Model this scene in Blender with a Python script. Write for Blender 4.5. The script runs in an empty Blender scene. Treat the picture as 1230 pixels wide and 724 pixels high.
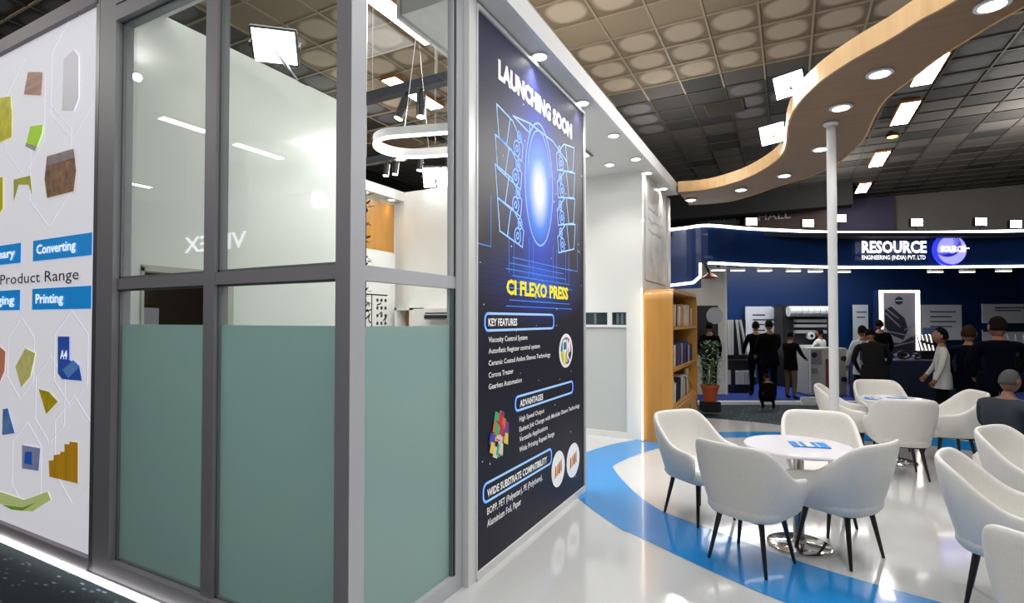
import bpy, bmesh, math, random
from mathutils import Vector, Matrix
random.seed(7)
S = bpy.context.scene
COL = S.collection
PI = math.pi
YAW = math.radians(27.56)

# ------------------------------------------------------------------ camera
cam = bpy.data.cameras.new('camera'); cam_o = bpy.data.objects.new('camera', cam); COL.objects.link(cam_o)
cam.sensor_width = 36; cam.lens = 36*638/1230; cam.shift_y = 9.75/1230; cam.clip_end = 200; cam.clip_start = .05
cam_o.location = (0, 0, 1.68); cam_o.rotation_euler = (math.radians(91.1), 0, YAW)
S.camera = cam_o

# ------------------------------------------------------------------ world, light, exposure
w = bpy.data.worlds.new('world'); S.world = w; w.use_nodes = True
w.node_tree.nodes['Background'].inputs[0].default_value = (.80, .88, 1, 1)
w.node_tree.nodes['Background'].inputs[1].default_value = .33
S.view_settings.view_transform = 'Standard'; S.view_settings.look = 'None'
S.view_settings.gamma = 1; S.view_settings.use_curve_mapping = False
S.view_settings.exposure = -.08
LINE_E = 26; DOWN_W = 22; STRIP_E = 5; FLOOD_E = 22

def area(name, loc, rot, sx, sy, watts, color=(1, 1, 1)):
    l = bpy.data.lights.new(name, 'AREA'); l.shape = 'RECTANGLE'; l.size = sx; l.size_y = sy; l.energy = watts; l.color = color
    o = bpy.data.objects.new(name, l); COL.objects.link(o); o.location = loc; o.rotation_euler = rot
    return o
# the hall's own high lamps over the stand and behind the photographer
area('hall_lamp_row', (-.5, 2.2, 6.9), (0, 0, 0), 7, 5, 330, (1, .97, .93))
area('hall_lamp_row', (4.5, 5.5, 6.9), (0, 0, 0), 4, 5, 200, (1, .97, .93))
area('hall_lamp_row', (-5, 5, 6.9), (0, 0, 0), 3.2, 4.5, 210, (1, .97, .93))

# added point lights without fittings, fill for hall and ceiling; the first mirrors in glass
def fill_point(loc, watts, r=.18, color=(1, .96, .9)):
    l = bpy.data.lights.new('hall_fill_point', 'POINT'); l.energy = watts; l.shadow_soft_size = r; l.color = color
    o = bpy.data.objects.new('hall_fill_point', l); COL.objects.link(o); o.location = loc
for p_, w_ in (((-11.93, -2.22, 6.7), 420), ((-3.5, 8.6, 4.45), 120), ((-3.5, 5.9, 4.45), 90), ((1.5, -1.6, 5.0), 330), ((-9.5, -6, 4.8), 260), ((6.5, 3.5, 5.0), 200), ((-9.5, 9.5, 5.2), 170), ((-2.5, 13.5, 5.4), 160), ((6, 18, 5.6), 520), ((1.5, 21, 5.6), 200)): fill_point(p_, w_, .07)  # the pair above the passage soffit is unseen, added to brighten the ceiling
area('room_fill_light', (-3.0, 4.9, 3.9), (0, 0, 0), .8, .8, 60, (1, .98, .95))  # added soft light inside the glass room, no fitting, lifts the frosted panes
area('booth_fill_light', (6*math.cos(YAW)-12.4*math.sin(YAW), 6*math.sin(YAW)+12.4*math.cos(YAW), 3.3), (0, 0, YAW), 6, .8, 170, (.95, .97, 1))  # added soft light under the booth roof, no fitting, brightens the navy wall

# ------------------------------------------------------------------ helpers
def lin(c):
    return tuple(((x/12.92) if x <= .04045 else ((x+.055)/1.055)**2.4) for x in c)
def rgb(r, g, b): return lin((r/255, g/255, b/255))
MATS = {}
def mat(name, color, rough=.5, metal=0, emit=0, ecol=None, coat=0, spec=.5, noise=None, bump=None):
    if name in MATS: return MATS[name]
    m = bpy.data.materials.new(name); m.use_nodes = True; nt = m.node_tree; b = nt.nodes['Principled BSDF']
    b.inputs['Base Color'].default_value = (*color, 1); b.inputs['Roughness'].default_value = rough
    b.inputs['Metallic'].default_value = metal; b.inputs['Coat Weight'].default_value = coat
    b.inputs['Specular IOR Level'].default_value = spec
    if emit: b.inputs['Emission Color'].default_value = (*(ecol or color), 1); b.inputs['Emission Strength'].default_value = emit
    if noise:                                   # (scale vector, second colour, detail)
        sc, c2, fac = noise
        tc = nt.nodes.new('ShaderNodeTexCoord'); mp = nt.nodes.new('ShaderNodeMapping'); n = nt.nodes.new('ShaderNodeTexNoise')
        mp.inputs['Scale'].default_value = sc; n.inputs['Scale'].default_value = 1; n.inputs['Detail'].default_value = 5
        rp = nt.nodes.new('ShaderNodeValToRGB'); rp.color_ramp.elements[0].color = (*color, 1); rp.color_ramp.elements[1].color = (*c2, 1)
        rp.color_ramp.elements[0].position = .5-fac; rp.color_ramp.elements[1].position = .5+fac
        L = nt.links.new
        L(tc.outputs['Object'], mp.inputs[0]); L(mp.outputs[0], n.inputs['Vector']); L(n.outputs['Fac'], rp.inputs[0]); L(rp.outputs[0], b.inputs['Base Color'])
        if bump:
            bp = nt.nodes.new('ShaderNodeBump'); bp.inputs['Strength'].default_value = bump; bp.inputs['Distance'].default_value = .01
            L(n.outputs['Fac'], bp.inputs['Height']); L(bp.outputs[0], b.inputs['Normal'])
    MATS[name] = m
    return m

class MB:
    def __init__(s): s.v = []; s.f = []; s.mi = []; s.m = 0
    def add(s, vs, fs):
        o = len(s.v); s.v += [tuple(v) for v in vs]; s.f += [[i+o for i in f] for f in fs]; s.mi += [s.m]*len(fs); return s
    def box(s, x0, x1, y0, y1, z0, z1):
        x0, x1 = min(x0, x1), max(x0, x1); y0, y1 = min(y0, y1), max(y0, y1); z0, z1 = min(z0, z1), max(z0, z1)
        return s.add([(x0,y0,z0),(x1,y0,z0),(x1,y1,z0),(x0,y1,z0),(x0,y0,z1),(x1,y0,z1),(x1,y1,z1),(x0,y1,z1)],
                     [(0,3,2,1),(4,5,6,7),(0,1,5,4),(1,2,6,5),(2,3,7,6),(3,0,4,7)])
    def tube(s, a, b, ra, rb=None, n=10, cap=True):
        rb = ra if rb is None else rb; a = Vector(a); b = Vector(b); d = (b-a).normalized()
        u = d.orthogonal().normalized(); w_ = d.cross(u); vs = []
        for p, r in ((a, ra), (b, rb)):
            for i in range(n):
                t = 2*PI*i/n; vs.append(p+u*r*math.cos(t)+w_*r*math.sin(t))
        fs = [(i, (i+1) % n, n+(i+1) % n, n+i) for i in range(n)]
        if cap: fs += [tuple(range(n))[::-1], tuple(range(n, 2*n))]
        return s.add(vs, fs)
    def lathe(s, prof, n=24, c=(0, 0, 0)):
        vs = []; fs = []
        for r, z in prof:
            for i in range(n):
                t = 2*PI*i/n; vs.append((c[0]+r*math.cos(t), c[1]+r*math.sin(t), c[2]+z))
        for k in range(len(prof)-1):
            for i in range(n): fs.append((k*n+i, k*n+(i+1) % n, (k+1)*n+(i+1) % n, (k+1)*n+i))
        if prof[0][0] > 1e-4: fs.append(tuple(range(n))[::-1])
        if prof[-1][0] > 1e-4: fs.append(tuple(range((len(prof)-1)*n, len(prof)*n)))
        return s.add(vs, fs)
    def prism(s, poly, a, b, axis='z'):         # polygon extruded from a to b along an axis
        n = len(poly)
        def P(p, h):
            return {'z': (p[0], p[1], h), 'x': (h, p[0], p[1]), 'y': (p[0], h, p[1])}[axis]
        vs = [P(p, a) for p in poly]+[P(p, b) for p in poly]
        return s.add(vs, [tuple(range(n))[::-1], tuple(range(n, 2*n))]+[(i, (i+1) % n, n+(i+1) % n, n+i) for i in range(n)])
    def build(s, name, m, parent=None, smooth=False, bevel=0, sub=0, loc=None, rot=None):
        me = bpy.data.meshes.new(name); me.from_pydata(s.v, [], s.f)
        for mm in (m if isinstance(m, (list, tuple)) else [m]): me.materials.append(mm)
        for p, i in zip(me.polygons, s.mi): p.material_index = i
        bm = bmesh.new(); bm.from_mesh(me)
        if bevel:
            bmesh.ops.bevel(bm, geom=[e for e in bm.edges if len(e.link_faces) == 2 and e.calc_face_angle(0) > .6], offset=bevel, segments=2, affect='EDGES', clamp_overlap=True)
        bmesh.ops.recalc_face_normals(bm, faces=bm.faces); bm.to_mesh(me); bm.free()
        if smooth: me.polygons.foreach_set('use_smooth', [True]*len(me.polygons))
        o = bpy.data.objects.new(name, me); COL.objects.link(o)
        if parent: o.parent = parent
        if loc: o.location = loc
        if rot is not None: o.rotation_euler = rot if isinstance(rot, tuple) else (0, 0, rot)
        if smooth and sub == 0: me.set_sharp_from_angle(angle=math.radians(40))
        if sub: md = o.modifiers.new('sub', 'SUBSURF'); md.levels = sub; md.render_levels = sub
        return o

def tag(o, label, cat, group=None, kind=None):
    o['label'] = label; o['category'] = cat
    if group: o['group'] = group
    if kind: o['kind'] = kind
    return o
def thing(name, label, cat, loc=(0, 0, 0), rz=0, group=None):
    o = bpy.data.objects.new(name, None); COL.objects.link(o); o.location = loc; o.rotation_euler = (0, 0, rz); o.empty_display_size = .1
    return tag(o, label, cat, group)
def struct(o, label=None):
    o['kind'] = 'structure'
    if label: o['label'] = label
    return o
def wloc(L, d, z=0):                            # lateral and depth metres of the blue booth's own frame -> world
    return (L*math.cos(YAW)-d*math.sin(YAW), L*math.sin(YAW)+d*math.cos(YAW), z)
def dup(root, loc=None, rz=None, label=None, group=None):
    r = root.copy(); COL.objects.link(r)
    if loc is not None: r.location = loc
    if rz is not None: r.rotation_euler = (0, 0, rz)
    if label: r['label'] = label
    if group: r['group'] = group
    for ch in list(root.children):
        c = ch.copy(); COL.objects.link(c); c.parent = r
        for g in list(ch.children):
            d = g.copy(); COL.objects.link(d); d.parent = c
    return r
def text_mesh(name, s, m, parent, plane, x0, x1, z0, z1, off=.0, bold=.0, mirror=False, cap_fit=True):
    """flat lettering fitted in the rectangle x0..x1, z0..z1 of a plane: ('X', value) or ('Y', value)"""
    cu = bpy.data.curves.new(name, 'FONT'); cu.body = s; cu.size = 1; cu.offset = bold; cu.resolution_u = 2; cu.fill_mode = 'FRONT'
    t = bpy.data.objects.new('tmp', cu); COL.objects.link(t); bpy.context.view_layer.update()
    me = bpy.data.meshes.new_from_object(t); bpy.data.objects.remove(t)
    xs = [v.co.x for v in me.vertices]; a, b = min(xs), max(xs)
    cap = .70+bold
    for v in me.vertices:
        u = (v.co.x-a)/(b-a); h = (v.co.y+bold*.5)/cap
        X = x0+u*(x1-x0); Z = z0+h*(z1-z0)
        v.co = (plane[1], X, Z) if plane[0] == 'X' else (X, plane[1], Z)
    me.name = name; me.materials.clear(); me.materials.append(m)
    o = bpy.data.objects.new(name, me); COL.objects.link(o)
    if parent: o.parent = parent
    return o
def rrect(x0, x1, z0, z1, r, n=5):
    pts = []
    for cx, cz, a0 in ((x1-r, z1-r, 0), (x0+r, z1-r, PI/2), (x0+r, z0+r, PI), (x1-r, z0+r, 3*PI/2)):
        for i in range(n+1):
            a = a0+i*PI/2/n; pts.append((cx+r*math.cos(a), cz+r*math.sin(a)))
    return pts
def spline(pts, n=6, closed=False):
    out = []; N = len(pts)
    for i in range(N if closed else N-1):
        g = lambda k: pts[k % N] if closed else pts[max(0, min(N-1, k))]
        p0, p1, p2, p3 = g(i-1), g(i), g(i+1), g(i+2)
        for j in range(n):
            t = j/n; out.append(tuple(.5*((2*b)+(-a+c)*t+(2*a-5*b+4*c-d)*t*t+(-a+3*b-3*c+d)*t**3) for a, b, c, d in zip(p0, p1, p2, p3)))
    if not closed: out.append(tuple(pts[-1]))
    return out
def strokes(mb, plane, lines, wd):
    """flat painted strokes on a plane: polylines of (u, z)"""
    for ln in lines:
        for (a, b), (c, d) in zip(ln, ln[1:]):
            L_ = math.hypot(c-a, d-b) or 1e-6; nx, nz = -(d-b)/L_*wd/2, (c-a)/L_*wd/2; ex, ez = (c-a)/L_*wd/2, (d-b)/L_*wd/2
            q = [(a+nx-ex, b+nz-ez), (c+nx+ex, d+nz+ez), (c-nx+ex, d-nz+ez), (a-nx-ex, b-nz-ez)]
            mb.add([(plane[1], p[0], p[1]) if plane[0] == 'X' else (p[0], plane[1], p[1]) for p in q], [(0, 1, 2, 3)])
    return mb
def flat(mb, plane, pts):
    return mb.add([(plane[1], p[0], p[1]) if plane[0] == 'X' else (p[0], plane[1], p[1]) for p in pts], [tuple(range(len(pts)))])
def ell(cx, cz, rx, rz, n=24, a0=0, a1=2*PI):
    full = abs(a1-a0-2*PI) < 1e-6
    return [(cx+rx*math.cos(a0+(a1-a0)*i/(n if full else n-1)), cz+rz*math.sin(a0+(a1-a0)*i/(n if full else n-1))) for i in range(n)]

# ------------------------------------------------------------------ materials
WHITE = mat('white_laminate', rgb(222, 224, 222), .32, coat=.15)
WHITE_M = mat('white_matt_board', rgb(214, 216, 214), .6)
TRIM = mat('white_lacquer_trim', rgb(218, 220, 222), .35)
ALU = mat('grey_aluminium_profile', rgb(146, 145, 152), .5, metal=.15)
ALU_D = mat('dark_gasket', rgb(40, 42, 46), .5)
FLOORM = mat('white_epoxy_floor', rgb(203, 205, 206), .10, coat=.5, noise=((.6, .6, .6), rgb(196, 198, 200), .25))
MATS['white_epoxy_floor'].node_tree.nodes['Principled BSDF'].inputs['Coat Roughness'].default_value = .05
BLUE = mat('blue_floor_vinyl', rgb(30, 134, 208), .16, coat=.3)
LED = mat('led_white', (1, 1, 1), .5, emit=STRIP_E, ecol=(1, .97, .95))
LEDW = mat('led_warm', (1, 1, 1), .5, emit=STRIP_E, ecol=(1, .88, .70))
LINE = mat('line_light_diffuser', (1, 1, 1), .5, emit=LINE_E, ecol=(1, .96, .92))
DOWN = mat('downlight_lens', (1, 1, 1), .5, emit=14, ecol=(1, .95, .86))
FLOOD = mat('floodlight_lens', (1, 1, 1), .5, emit=FLOOD_E, ecol=(1, .97, .9))
FLOODW = mat('warm_floodlight_lens', (1, 1, 1), .5, emit=9, ecol=(1, .62, .30))
CHROME = mat('polished_steel', (.75, .74, .72), .12, metal=1)
STEEL = mat('brushed_steel', (.45, .44, .43), .25, metal=1)
BLACK = mat('black_powder_coat', rgb(18, 18, 20), .4)
BLACKG = mat('black_gloss_plastic', rgb(12, 12, 14), .15)
DARKWOOD = mat('dark_stained_leg', rgb(34, 26, 24), .35)
LEATHER = mat('white_leatherette', rgb(224, 223, 219), .42, noise=((60, 60, 60), rgb(216, 215, 211), .3), bump=.05)
WOOD = mat('oak_veneer', rgb(196, 144, 70), .38, noise=((14, 14, .9), rgb(170, 118, 48), .35), coat=.15)
WOODL = mat('light_oak_edge', rgb(222, 184, 130), .45, noise=((9, 9, 1.2), rgb(200, 158, 102), .3))
WOODC = mat('ribbon_oak', rgb(150, 121, 94), .45, noise=((1.0, 14, 8), rgb(128, 100, 74), .35))
NAVY = mat('navy_booth_panel', rgb(8, 44, 92), .35)
NAVYF = mat('navy_fascia_panel', rgb(14, 42, 92), .3, coat=.3)
BCARP = mat('blue_carpet', rgb(10, 42, 120), .95)
GREY = mat('light_grey_panel', rgb(178, 182, 186), .45)
OFFW = mat('offwhite_print', rgb(205, 208, 208), .5)
INKG = mat('grey_print_ink', rgb(110, 116, 124), .5)
INKD = mat('dark_print_ink', rgb(30, 32, 40), .5)
INKW = mat('white_print_ink', (1, 1, 1), .5, emit=.12)
INKY = mat('yellow_print_ink', rgb(250, 235, 30), .5, emit=.25)
INKB = mat('pale_blue_print_ink', rgb(160, 205, 255), .6, emit=.35)
POTM = mat('terracotta', rgb(176, 78, 40), .6)
LEAF = mat('plant_leaf', rgb(40, 74, 34), .5, noise=((20, 20, 20), rgb(70, 96, 40), .3))

def glass(name, tint, gl, rough=.0):
    m = bpy.data.materials.new(name); m.use_nodes = True; nt = m.node_tree; nt.nodes.clear(); N = nt.nodes.new; L = nt.links.new
    o = N('ShaderNodeOutputMaterial'); tr = N('ShaderNodeBsdfTransparent'); g = N('ShaderNodeBsdfGlossy'); mx = N('ShaderNodeMixShader'); lw = N('ShaderNodeLayerWeight')
    po = N('ShaderNodeMath'); po.operation = 'POWER'; po.inputs[1].default_value = 4; ma = N('ShaderNodeMath'); ma.operation = 'MULTIPLY_ADD'; ma.inputs[1].default_value = .8; ma.inputs[2].default_value = gl; ma.use_clamp = True
    tr.inputs[0].default_value = (*tint, 1); g.inputs['Roughness'].default_value = rough; g.inputs[0].default_value = (.95, .98, 1, 1)
    L(lw.outputs['Facing'], po.inputs[0]); L(po.outputs[0], ma.inputs[0]); L(ma.outputs[0], mx.inputs[0]); L(tr.outputs[0], mx.inputs[1]); L(g.outputs[0], mx.inputs[2]); L(mx.outputs[0], o.inputs[0])
    return m
GLASS = glass('clear_glass', (.90, .93, .91), .05)
GLASS2 = glass('clear_glass_side', (.97, .975, .97), .02)
def frosted(name, col, tr=.5, clear=.12):
    m = bpy.data.materials.new(name); m.use_nodes = True; nt = m.node_tree; nt.nodes.clear(); N = nt.nodes.new; L = nt.links.new
    o = N('ShaderNodeOutputMaterial'); d = N('ShaderNodeBsdfDiffuse'); t = N('ShaderNodeBsdfTranslucent'); g = N('ShaderNodeBsdfGlossy'); c = N('ShaderNodeBsdfTransparent')
    d.inputs[0].default_value = (*col, 1); t.inputs[0].default_value = (*col, 1); c.inputs[0].default_value = (*col, 1); g.inputs['Roughness'].default_value = .25
    m1 = N('ShaderNodeMixShader'); m2 = N('ShaderNodeMixShader'); m3 = N('ShaderNodeMixShader'); m1.inputs[0].default_value = tr; m2.inputs[0].default_value = clear; m3.inputs[0].default_value = .05
    L(d.outputs[0], m1.inputs[1]); L(t.outputs[0], m1.inputs[2]); L(m1.outputs[0], m2.inputs[1]); L(c.outputs[0], m2.inputs[2]); L(m2.outputs[0], m3.inputs[1]); L(g.outputs[0], m3.inputs[2]); L(m3.outputs[0], o.inputs[0])
    return m
FROST = frosted('frosted_glass', rgb(184, 208, 206), .55, .0)

# carpet of the hall: dark teal loops with short pale dashes
def carpet():
    m = bpy.data.materials.new('dark_teal_carpet'); m.use_nodes = True; nt = m.node_tree; b = nt.nodes['Principled BSDF']; b.inputs['Roughness'].default_value = .95
    N = nt.nodes.new; L = nt.links.new; tc = N('ShaderNodeTexCoord'); mp = N('ShaderNodeMapping'); mp.inputs['Scale'].default_value = (11, 34, 1)
    br = N('ShaderNodeTexVoronoi'); br.inputs['Scale'].default_value = 1; br.distance = 'CHEBYCHEV'; br.inputs['Randomness'].default_value = .55
    cr = N('ShaderNodeValToRGB'); e = cr.color_ramp.elements; e[0].position = .22; e[0].color = (1, 1, 1, 1); e[1].position = .27; e[1].color = (0, 0, 0, 1)
    n2 = N('ShaderNodeTexNoise'); n2.inputs['Scale'].default_value = 3.5; cr2 = N('ShaderNodeValToRGB'); cr2.color_ramp.elements[0].position = .50; cr2.color_ramp.elements[1].position = .56
    mu = N('ShaderNodeMath'); mu.operation = 'MULTIPLY'; mx = N('ShaderNodeMix'); mx.data_type = 'RGBA'
    mx.inputs[6].default_value = (*rgb(8, 30, 38), 1); mx.inputs[7].default_value = (*rgb(96, 116, 124), 1)
    L(tc.outputs['Object'], mp.inputs[0]); L(mp.outputs[0], br.inputs['Vector']); L(br.outputs['Distance'], cr.inputs[0]); L(tc.outputs['Object'], n2.inputs['Vector'])
    L(n2.outputs['Fac'], cr2.inputs[0]); L(cr.outputs[0], mu.inputs[0]); L(cr2.outputs[0], mu.inputs[1]); L(mu.outputs[0], mx.inputs[0]); L(mx.outputs[2], b.inputs['Base Color'])
    return m
CARPET = carpet()
def tile_mat(name, dark, light):
    m = bpy.data.materials.new(name); m.use_nodes = True; nt = m.node_tree; b = nt.nodes['Principled BSDF']; b.inputs['Roughness'].default_value = .8
    N = nt.nodes.new; L = nt.links.new; tc = N('ShaderNodeTexCoord'); sp = N('ShaderNodeSeparateXYZ'); L(tc.outputs['Object'], sp.inputs[0])
    def M(op, a, b_=None):
        n = N('ShaderNodeMath'); n.operation = op
        for i, q in enumerate((a, b_)):
            if q is None: continue
            if isinstance(q, (int, float)): n.inputs[i].default_value = q
            else: L(q, n.inputs[i])
        return n.outputs[0]
    nz = N('ShaderNodeTexNoise'); nz.inputs['Scale'].default_value = 3; L(tc.outputs['Object'], nz.inputs['Vector'])
    r = M('ADD', M('POWER', M('ABSOLUTE', M('DIVIDE', sp.outputs[0], .37)), 2.6), M('POWER', M('ABSOLUTE', M('DIVIDE', sp.outputs[1], .34)), 2.6))
    r = M('ADD', r, M('MULTIPLY', M('SUBTRACT', nz.outputs['Fac'], .5), .5))
    cr = N('ShaderNodeValToRGB'); e = cr.color_ramp.elements; e[0].position = .5; e[0].color = (*light, 1); e[1].position = 1.0; e[1].color = (*dark, 1)
    L(r, cr.inputs[0]); L(cr.outputs[0], b.inputs['Base Color'])
    return m
TILE_A = tile_mat('oval_tan_tile', rgb(126, 110, 90), rgb(184, 168, 148))  # paler oval in the middle, darker towards the tile edges
TILE_B = tile_mat('oval_grey_tile', rgb(66, 64, 63), rgb(106, 105, 105))
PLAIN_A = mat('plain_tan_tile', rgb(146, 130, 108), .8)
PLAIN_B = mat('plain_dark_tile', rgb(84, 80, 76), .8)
DARK_T = mat('dark_tile', rgb(50, 49, 48), .8)
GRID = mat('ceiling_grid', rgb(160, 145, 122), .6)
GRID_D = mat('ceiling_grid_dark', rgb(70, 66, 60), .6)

# ------------------------------------------------------------------ hall shell
HZ = 7.0
struct(MB().box(-26, 22, -12, 27.9, -.14, -.06).build('floor', CARPET), 'dark teal hall carpet with short pale dashes')
cl = struct(MB().box(-26, 22, -12, 27.9, HZ+.12, HZ+.2).build('ceiling', DARK_T), 'hall ceiling of square tiles with pale ovals in a thin grid')
X0 = -.42; PX_ = .845; Y0 = 9.7; PY_ = .8
cells = []
for i in range(-15, 12):
    for j in range(-9, 23):
        xc = X0+PX_*(i+.5); yc = Y0+PY_*(j+.5)
        if xc < -13 or xc > 9 or yc < 3: continue
        cells.append((math.hypot(xc, yc), i, j, xc, yc))
cells.sort()
def tmesh(name, m):
    b = MB().box(-.41, .41, -.385, .385, 0, .02); o = b.build(name, m); me = o.data; bpy.data.objects.remove(o); return me
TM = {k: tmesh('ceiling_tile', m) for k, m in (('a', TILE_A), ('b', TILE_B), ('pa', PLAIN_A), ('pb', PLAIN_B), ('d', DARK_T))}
rest = MB()
vis = 0
random.seed(3)
def in_view(x, y):                               # inside the hall strip that the place's open side shows
    a = math.degrees(math.atan2(-x, y)); return -24 < a < 76
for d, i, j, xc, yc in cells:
    near = yc < 12.1 and xc > -8.7 and xc < 3.0  # tan tiles inside this area, darker tile colours outside it
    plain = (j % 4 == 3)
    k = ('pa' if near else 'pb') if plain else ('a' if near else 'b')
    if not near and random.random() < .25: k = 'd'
    if -2.9 < xc < -1.4 and 12.9 < yc < 15.3: k = 'd'
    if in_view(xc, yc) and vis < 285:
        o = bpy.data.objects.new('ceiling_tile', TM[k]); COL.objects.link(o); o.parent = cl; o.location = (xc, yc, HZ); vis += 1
    else:
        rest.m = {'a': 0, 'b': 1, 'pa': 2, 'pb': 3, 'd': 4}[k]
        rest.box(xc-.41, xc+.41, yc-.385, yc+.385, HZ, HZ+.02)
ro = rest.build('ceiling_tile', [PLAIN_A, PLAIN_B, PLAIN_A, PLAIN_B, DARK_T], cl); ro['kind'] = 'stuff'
for i in range(-15, 13):
    x = X0+PX_*i
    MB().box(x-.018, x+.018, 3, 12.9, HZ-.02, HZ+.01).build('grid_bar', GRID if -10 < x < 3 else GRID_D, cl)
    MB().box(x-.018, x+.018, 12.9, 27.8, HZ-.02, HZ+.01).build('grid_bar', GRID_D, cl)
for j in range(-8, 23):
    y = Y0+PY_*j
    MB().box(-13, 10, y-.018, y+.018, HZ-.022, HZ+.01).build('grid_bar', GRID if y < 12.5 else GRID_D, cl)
# ventilation grille in the ceiling
vt = thing('ceiling_vent', 'square black louvred vent grille in the dark hall ceiling', 'vent', ((-1.391,14.12,7)[0], (-1.391,14.12,7)[1], HZ-.03))
MB().box(-.42, .42, -.40, .40, 0, .01).build('backing', mat('vent_black', rgb(14, 14, 14), .7), vt)
fr = MB()
for q in ((-.44, .44, -.44, -.40), (-.44, .44, .40, .44), (-.44, -.40, -.4, .4), (.40, .44, -.4, .4)): fr.box(*q, -.02, .01)
fr.build('frame', GRID_D, vt)
for k in range(9): MB().box(-.4, .4, -.37+k*.09, -.345+k*.09, -.03, 0).build('slat', GRID_D, vt)

# far wall and its banners
struct(MB().box(-26, 22, 27.75, 28, -.1, HZ+.1).build('wall_back', mat('grey_hall_wall', rgb(120, 116, 112), .8, noise=((.5, .5, 1), rgb(104, 100, 97), .3))), 'grey far wall of the hall')
struct(MB().box(-26.2, -26, -12, 28, -.1, HZ+.1).build('wall_left', mat('dim_hall_wall', rgb(70, 70, 72), .8)), 'far left wall of the hall')
struct(MB().box(22, 22.2, -12, 28, -.1, HZ+.1).build('wall_right', MATS['dim_hall_wall']), 'far right wall of the hall')
struct(MB().box(-26, 22, -12.2, -12, -.1, HZ+.1).build('wall_front', MATS['dim_hall_wall']), 'hall wall behind the photographer')
bn = tag(MB().box((1.791,27.5,7.315)[0], (3.993,27.5,5.718)[0], 27.45, 27.5, 2, (2.998,27.5,6.963)[2]).build('wall_banner', mat('violet_banner', rgb(42, 30, 70), .6)), 'dark violet banner on the far hall wall behind the booth sign', 'banner')
bn2 = thing('wall_banner', 'brown hall number banner on the far wall above the blue booth', 'banner', (0, 26.5, 0))
MB().box((-1.404,26.5,6.769)[0], (1.689,26.5,6.468)[0], -.04, 0, 3.2, (0.111,26.5,6.881)[2]).build('cloth', mat('brown_banner', rgb(78, 60, 58), .6), bn2)
text_mesh('lettering', 'HALL', OFFW, bn2, ('Y', -.05), (-1.201,26.5,6.294)[0], (0.104,26.5,6.178)[0], (-1.202,26.5,6.18)[2], (-1.199,26.5,6.521)[2], bold=.01)
bn3 = thing('wall_banner', 'dark green hall banner on the far wall beside the white fascia end', 'banner', (0, 25.5, 0))
MB().box((-3.725,25.5,6.425)[0], (-2.063,25.5,6.275)[0], -.04, 0, 3.2, (-2.897,25.5,6.539)[2]).build('cloth', mat('green_banner', rgb(28, 44, 46), .6), bn3)
text_mesh('lettering', 'HALL', mat('dim_lettering', rgb(80, 96, 96), .6), bn3, ('Y', -.05), (-3.184,25.5,6.148)[0], (-2.444,25.5,6.084)[0], (-2.9,25.5,6.048)[2], (-2.899,25.5,6.275)[2], bold=.01)
struct(MB().box(-22, 2.2, 24.0, 24.7, 6.1, HZ).build('trim_1', mat('dark_duct', rgb(26, 26, 28), .7)), 'dark bulkhead across the far hall ceiling')

# line lights of the hall ceiling
def line_light(x0, x1, y0, y1, label, group=None, e=LINE, z=HZ):
    t = thing('ceiling_light', label, 'light', ((x0+x1)/2, (y0+y1)/2, z-.06), 0, group); hx = abs(x1-x0)/2; hy = abs(y1-y0)/2
    f = MB().box(-hx-.03, hx+.03, -hy-.03, hy+.03, -.03, .04)
    f.build('housing', mat('bronze_housing', rgb(150, 96, 50), .5), t); MB().box(-hx, hx, -hy, hy, -.04, -.032).build('diffuser', e, t)
    return t
line_light(-6.10, -5.76, 5.9, 8.1, 'long ceiling light seen highest through the side glass pane')
line_light(-7.85, -7.5, 8.9, 10.7, 'ceiling light seen through the side glass pane above the black spotlights')
line_light(-7.6, -7.25, 12.6, 14.0, 'ceiling light half hidden by the right edge of the side glass pane')
for a, b, c in ((13.1, 14.6, 'largest rectangular ceiling light right of the wooden canopy'), (15.7, 17.3, 'second rectangular ceiling light behind the largest one right of the canopy'),
                (20.0, 21.7, 'third rectangular ceiling light, farther down the row on the right'), (24.3, 25.9, 'smallest and farthest rectangular ceiling light of the right hand row')):
    line_light(2.46, 2.83, a, b, c, 'rectangular ceiling lights in a row right of the canopy')
# the same kind of lights in the hall behind the photographer; they mirror in the glass
for x, y0, y1, lb in ((-14.36, -5.24, -4.04, 'hall ceiling light mirrored as the left white streak in the upper front panes'), (-14.57, -7.89, -6.26, 'hall ceiling light mirrored as a white streak in the middle of the second front pane'), (-22.39, -8.09, -7.0, 'hall ceiling light mirrored as the lowest streak in the first front pane')):
    line_light(x-.13, x+.13, y0, y1, lb, 'ceiling lights mirrored in the glass')
sm = thing('ceiling_spot', 'small amber lamp between the rectangular ceiling lights', 'light', (2.643,18.271,6.9))
MB().lathe([(.16, .05), (.16, -.03)], 14).build('housing', BLACK, sm)
MB().lathe([(.13, -.035), (.13, -.04)], 14).build('lens', mat('amber_lens', (1, .6, .1), .5, emit=6, ecol=(1, .6, .12)), sm)

# ------------------------------------------------------------------ stand floor
FLZ = 0.0
fl_far = spline([(-8.2, 9.62), (-1.24, 9.64), (0, 9.5), (.8, 9.6), (1.6, 9.68), (2.14, 9.6), (2.6, 9.1), (3.2, 8.0), (3.6, 6.5), (4.2, 4.6), (5.0, 3.0), (5.4, 0), (5.4, -3)], 4)
fl = list(fl_far)+[(-1.80, -3), (-1.80, 1.86), (-8.2, 1.86)]
sf = struct(MB().prism(fl, -.06, FLZ).build('floor', FLOORM), 'glossy white raised floor of the stand')
edge = MB()
edge.box(-8.2, -1.78, 1.84, 1.86, -.034, -.006)
le = tag(edge.build('led_strip', LED), 'bright led strip along the foot of the graphic wall and grey glass frame', 'led strip')
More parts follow.
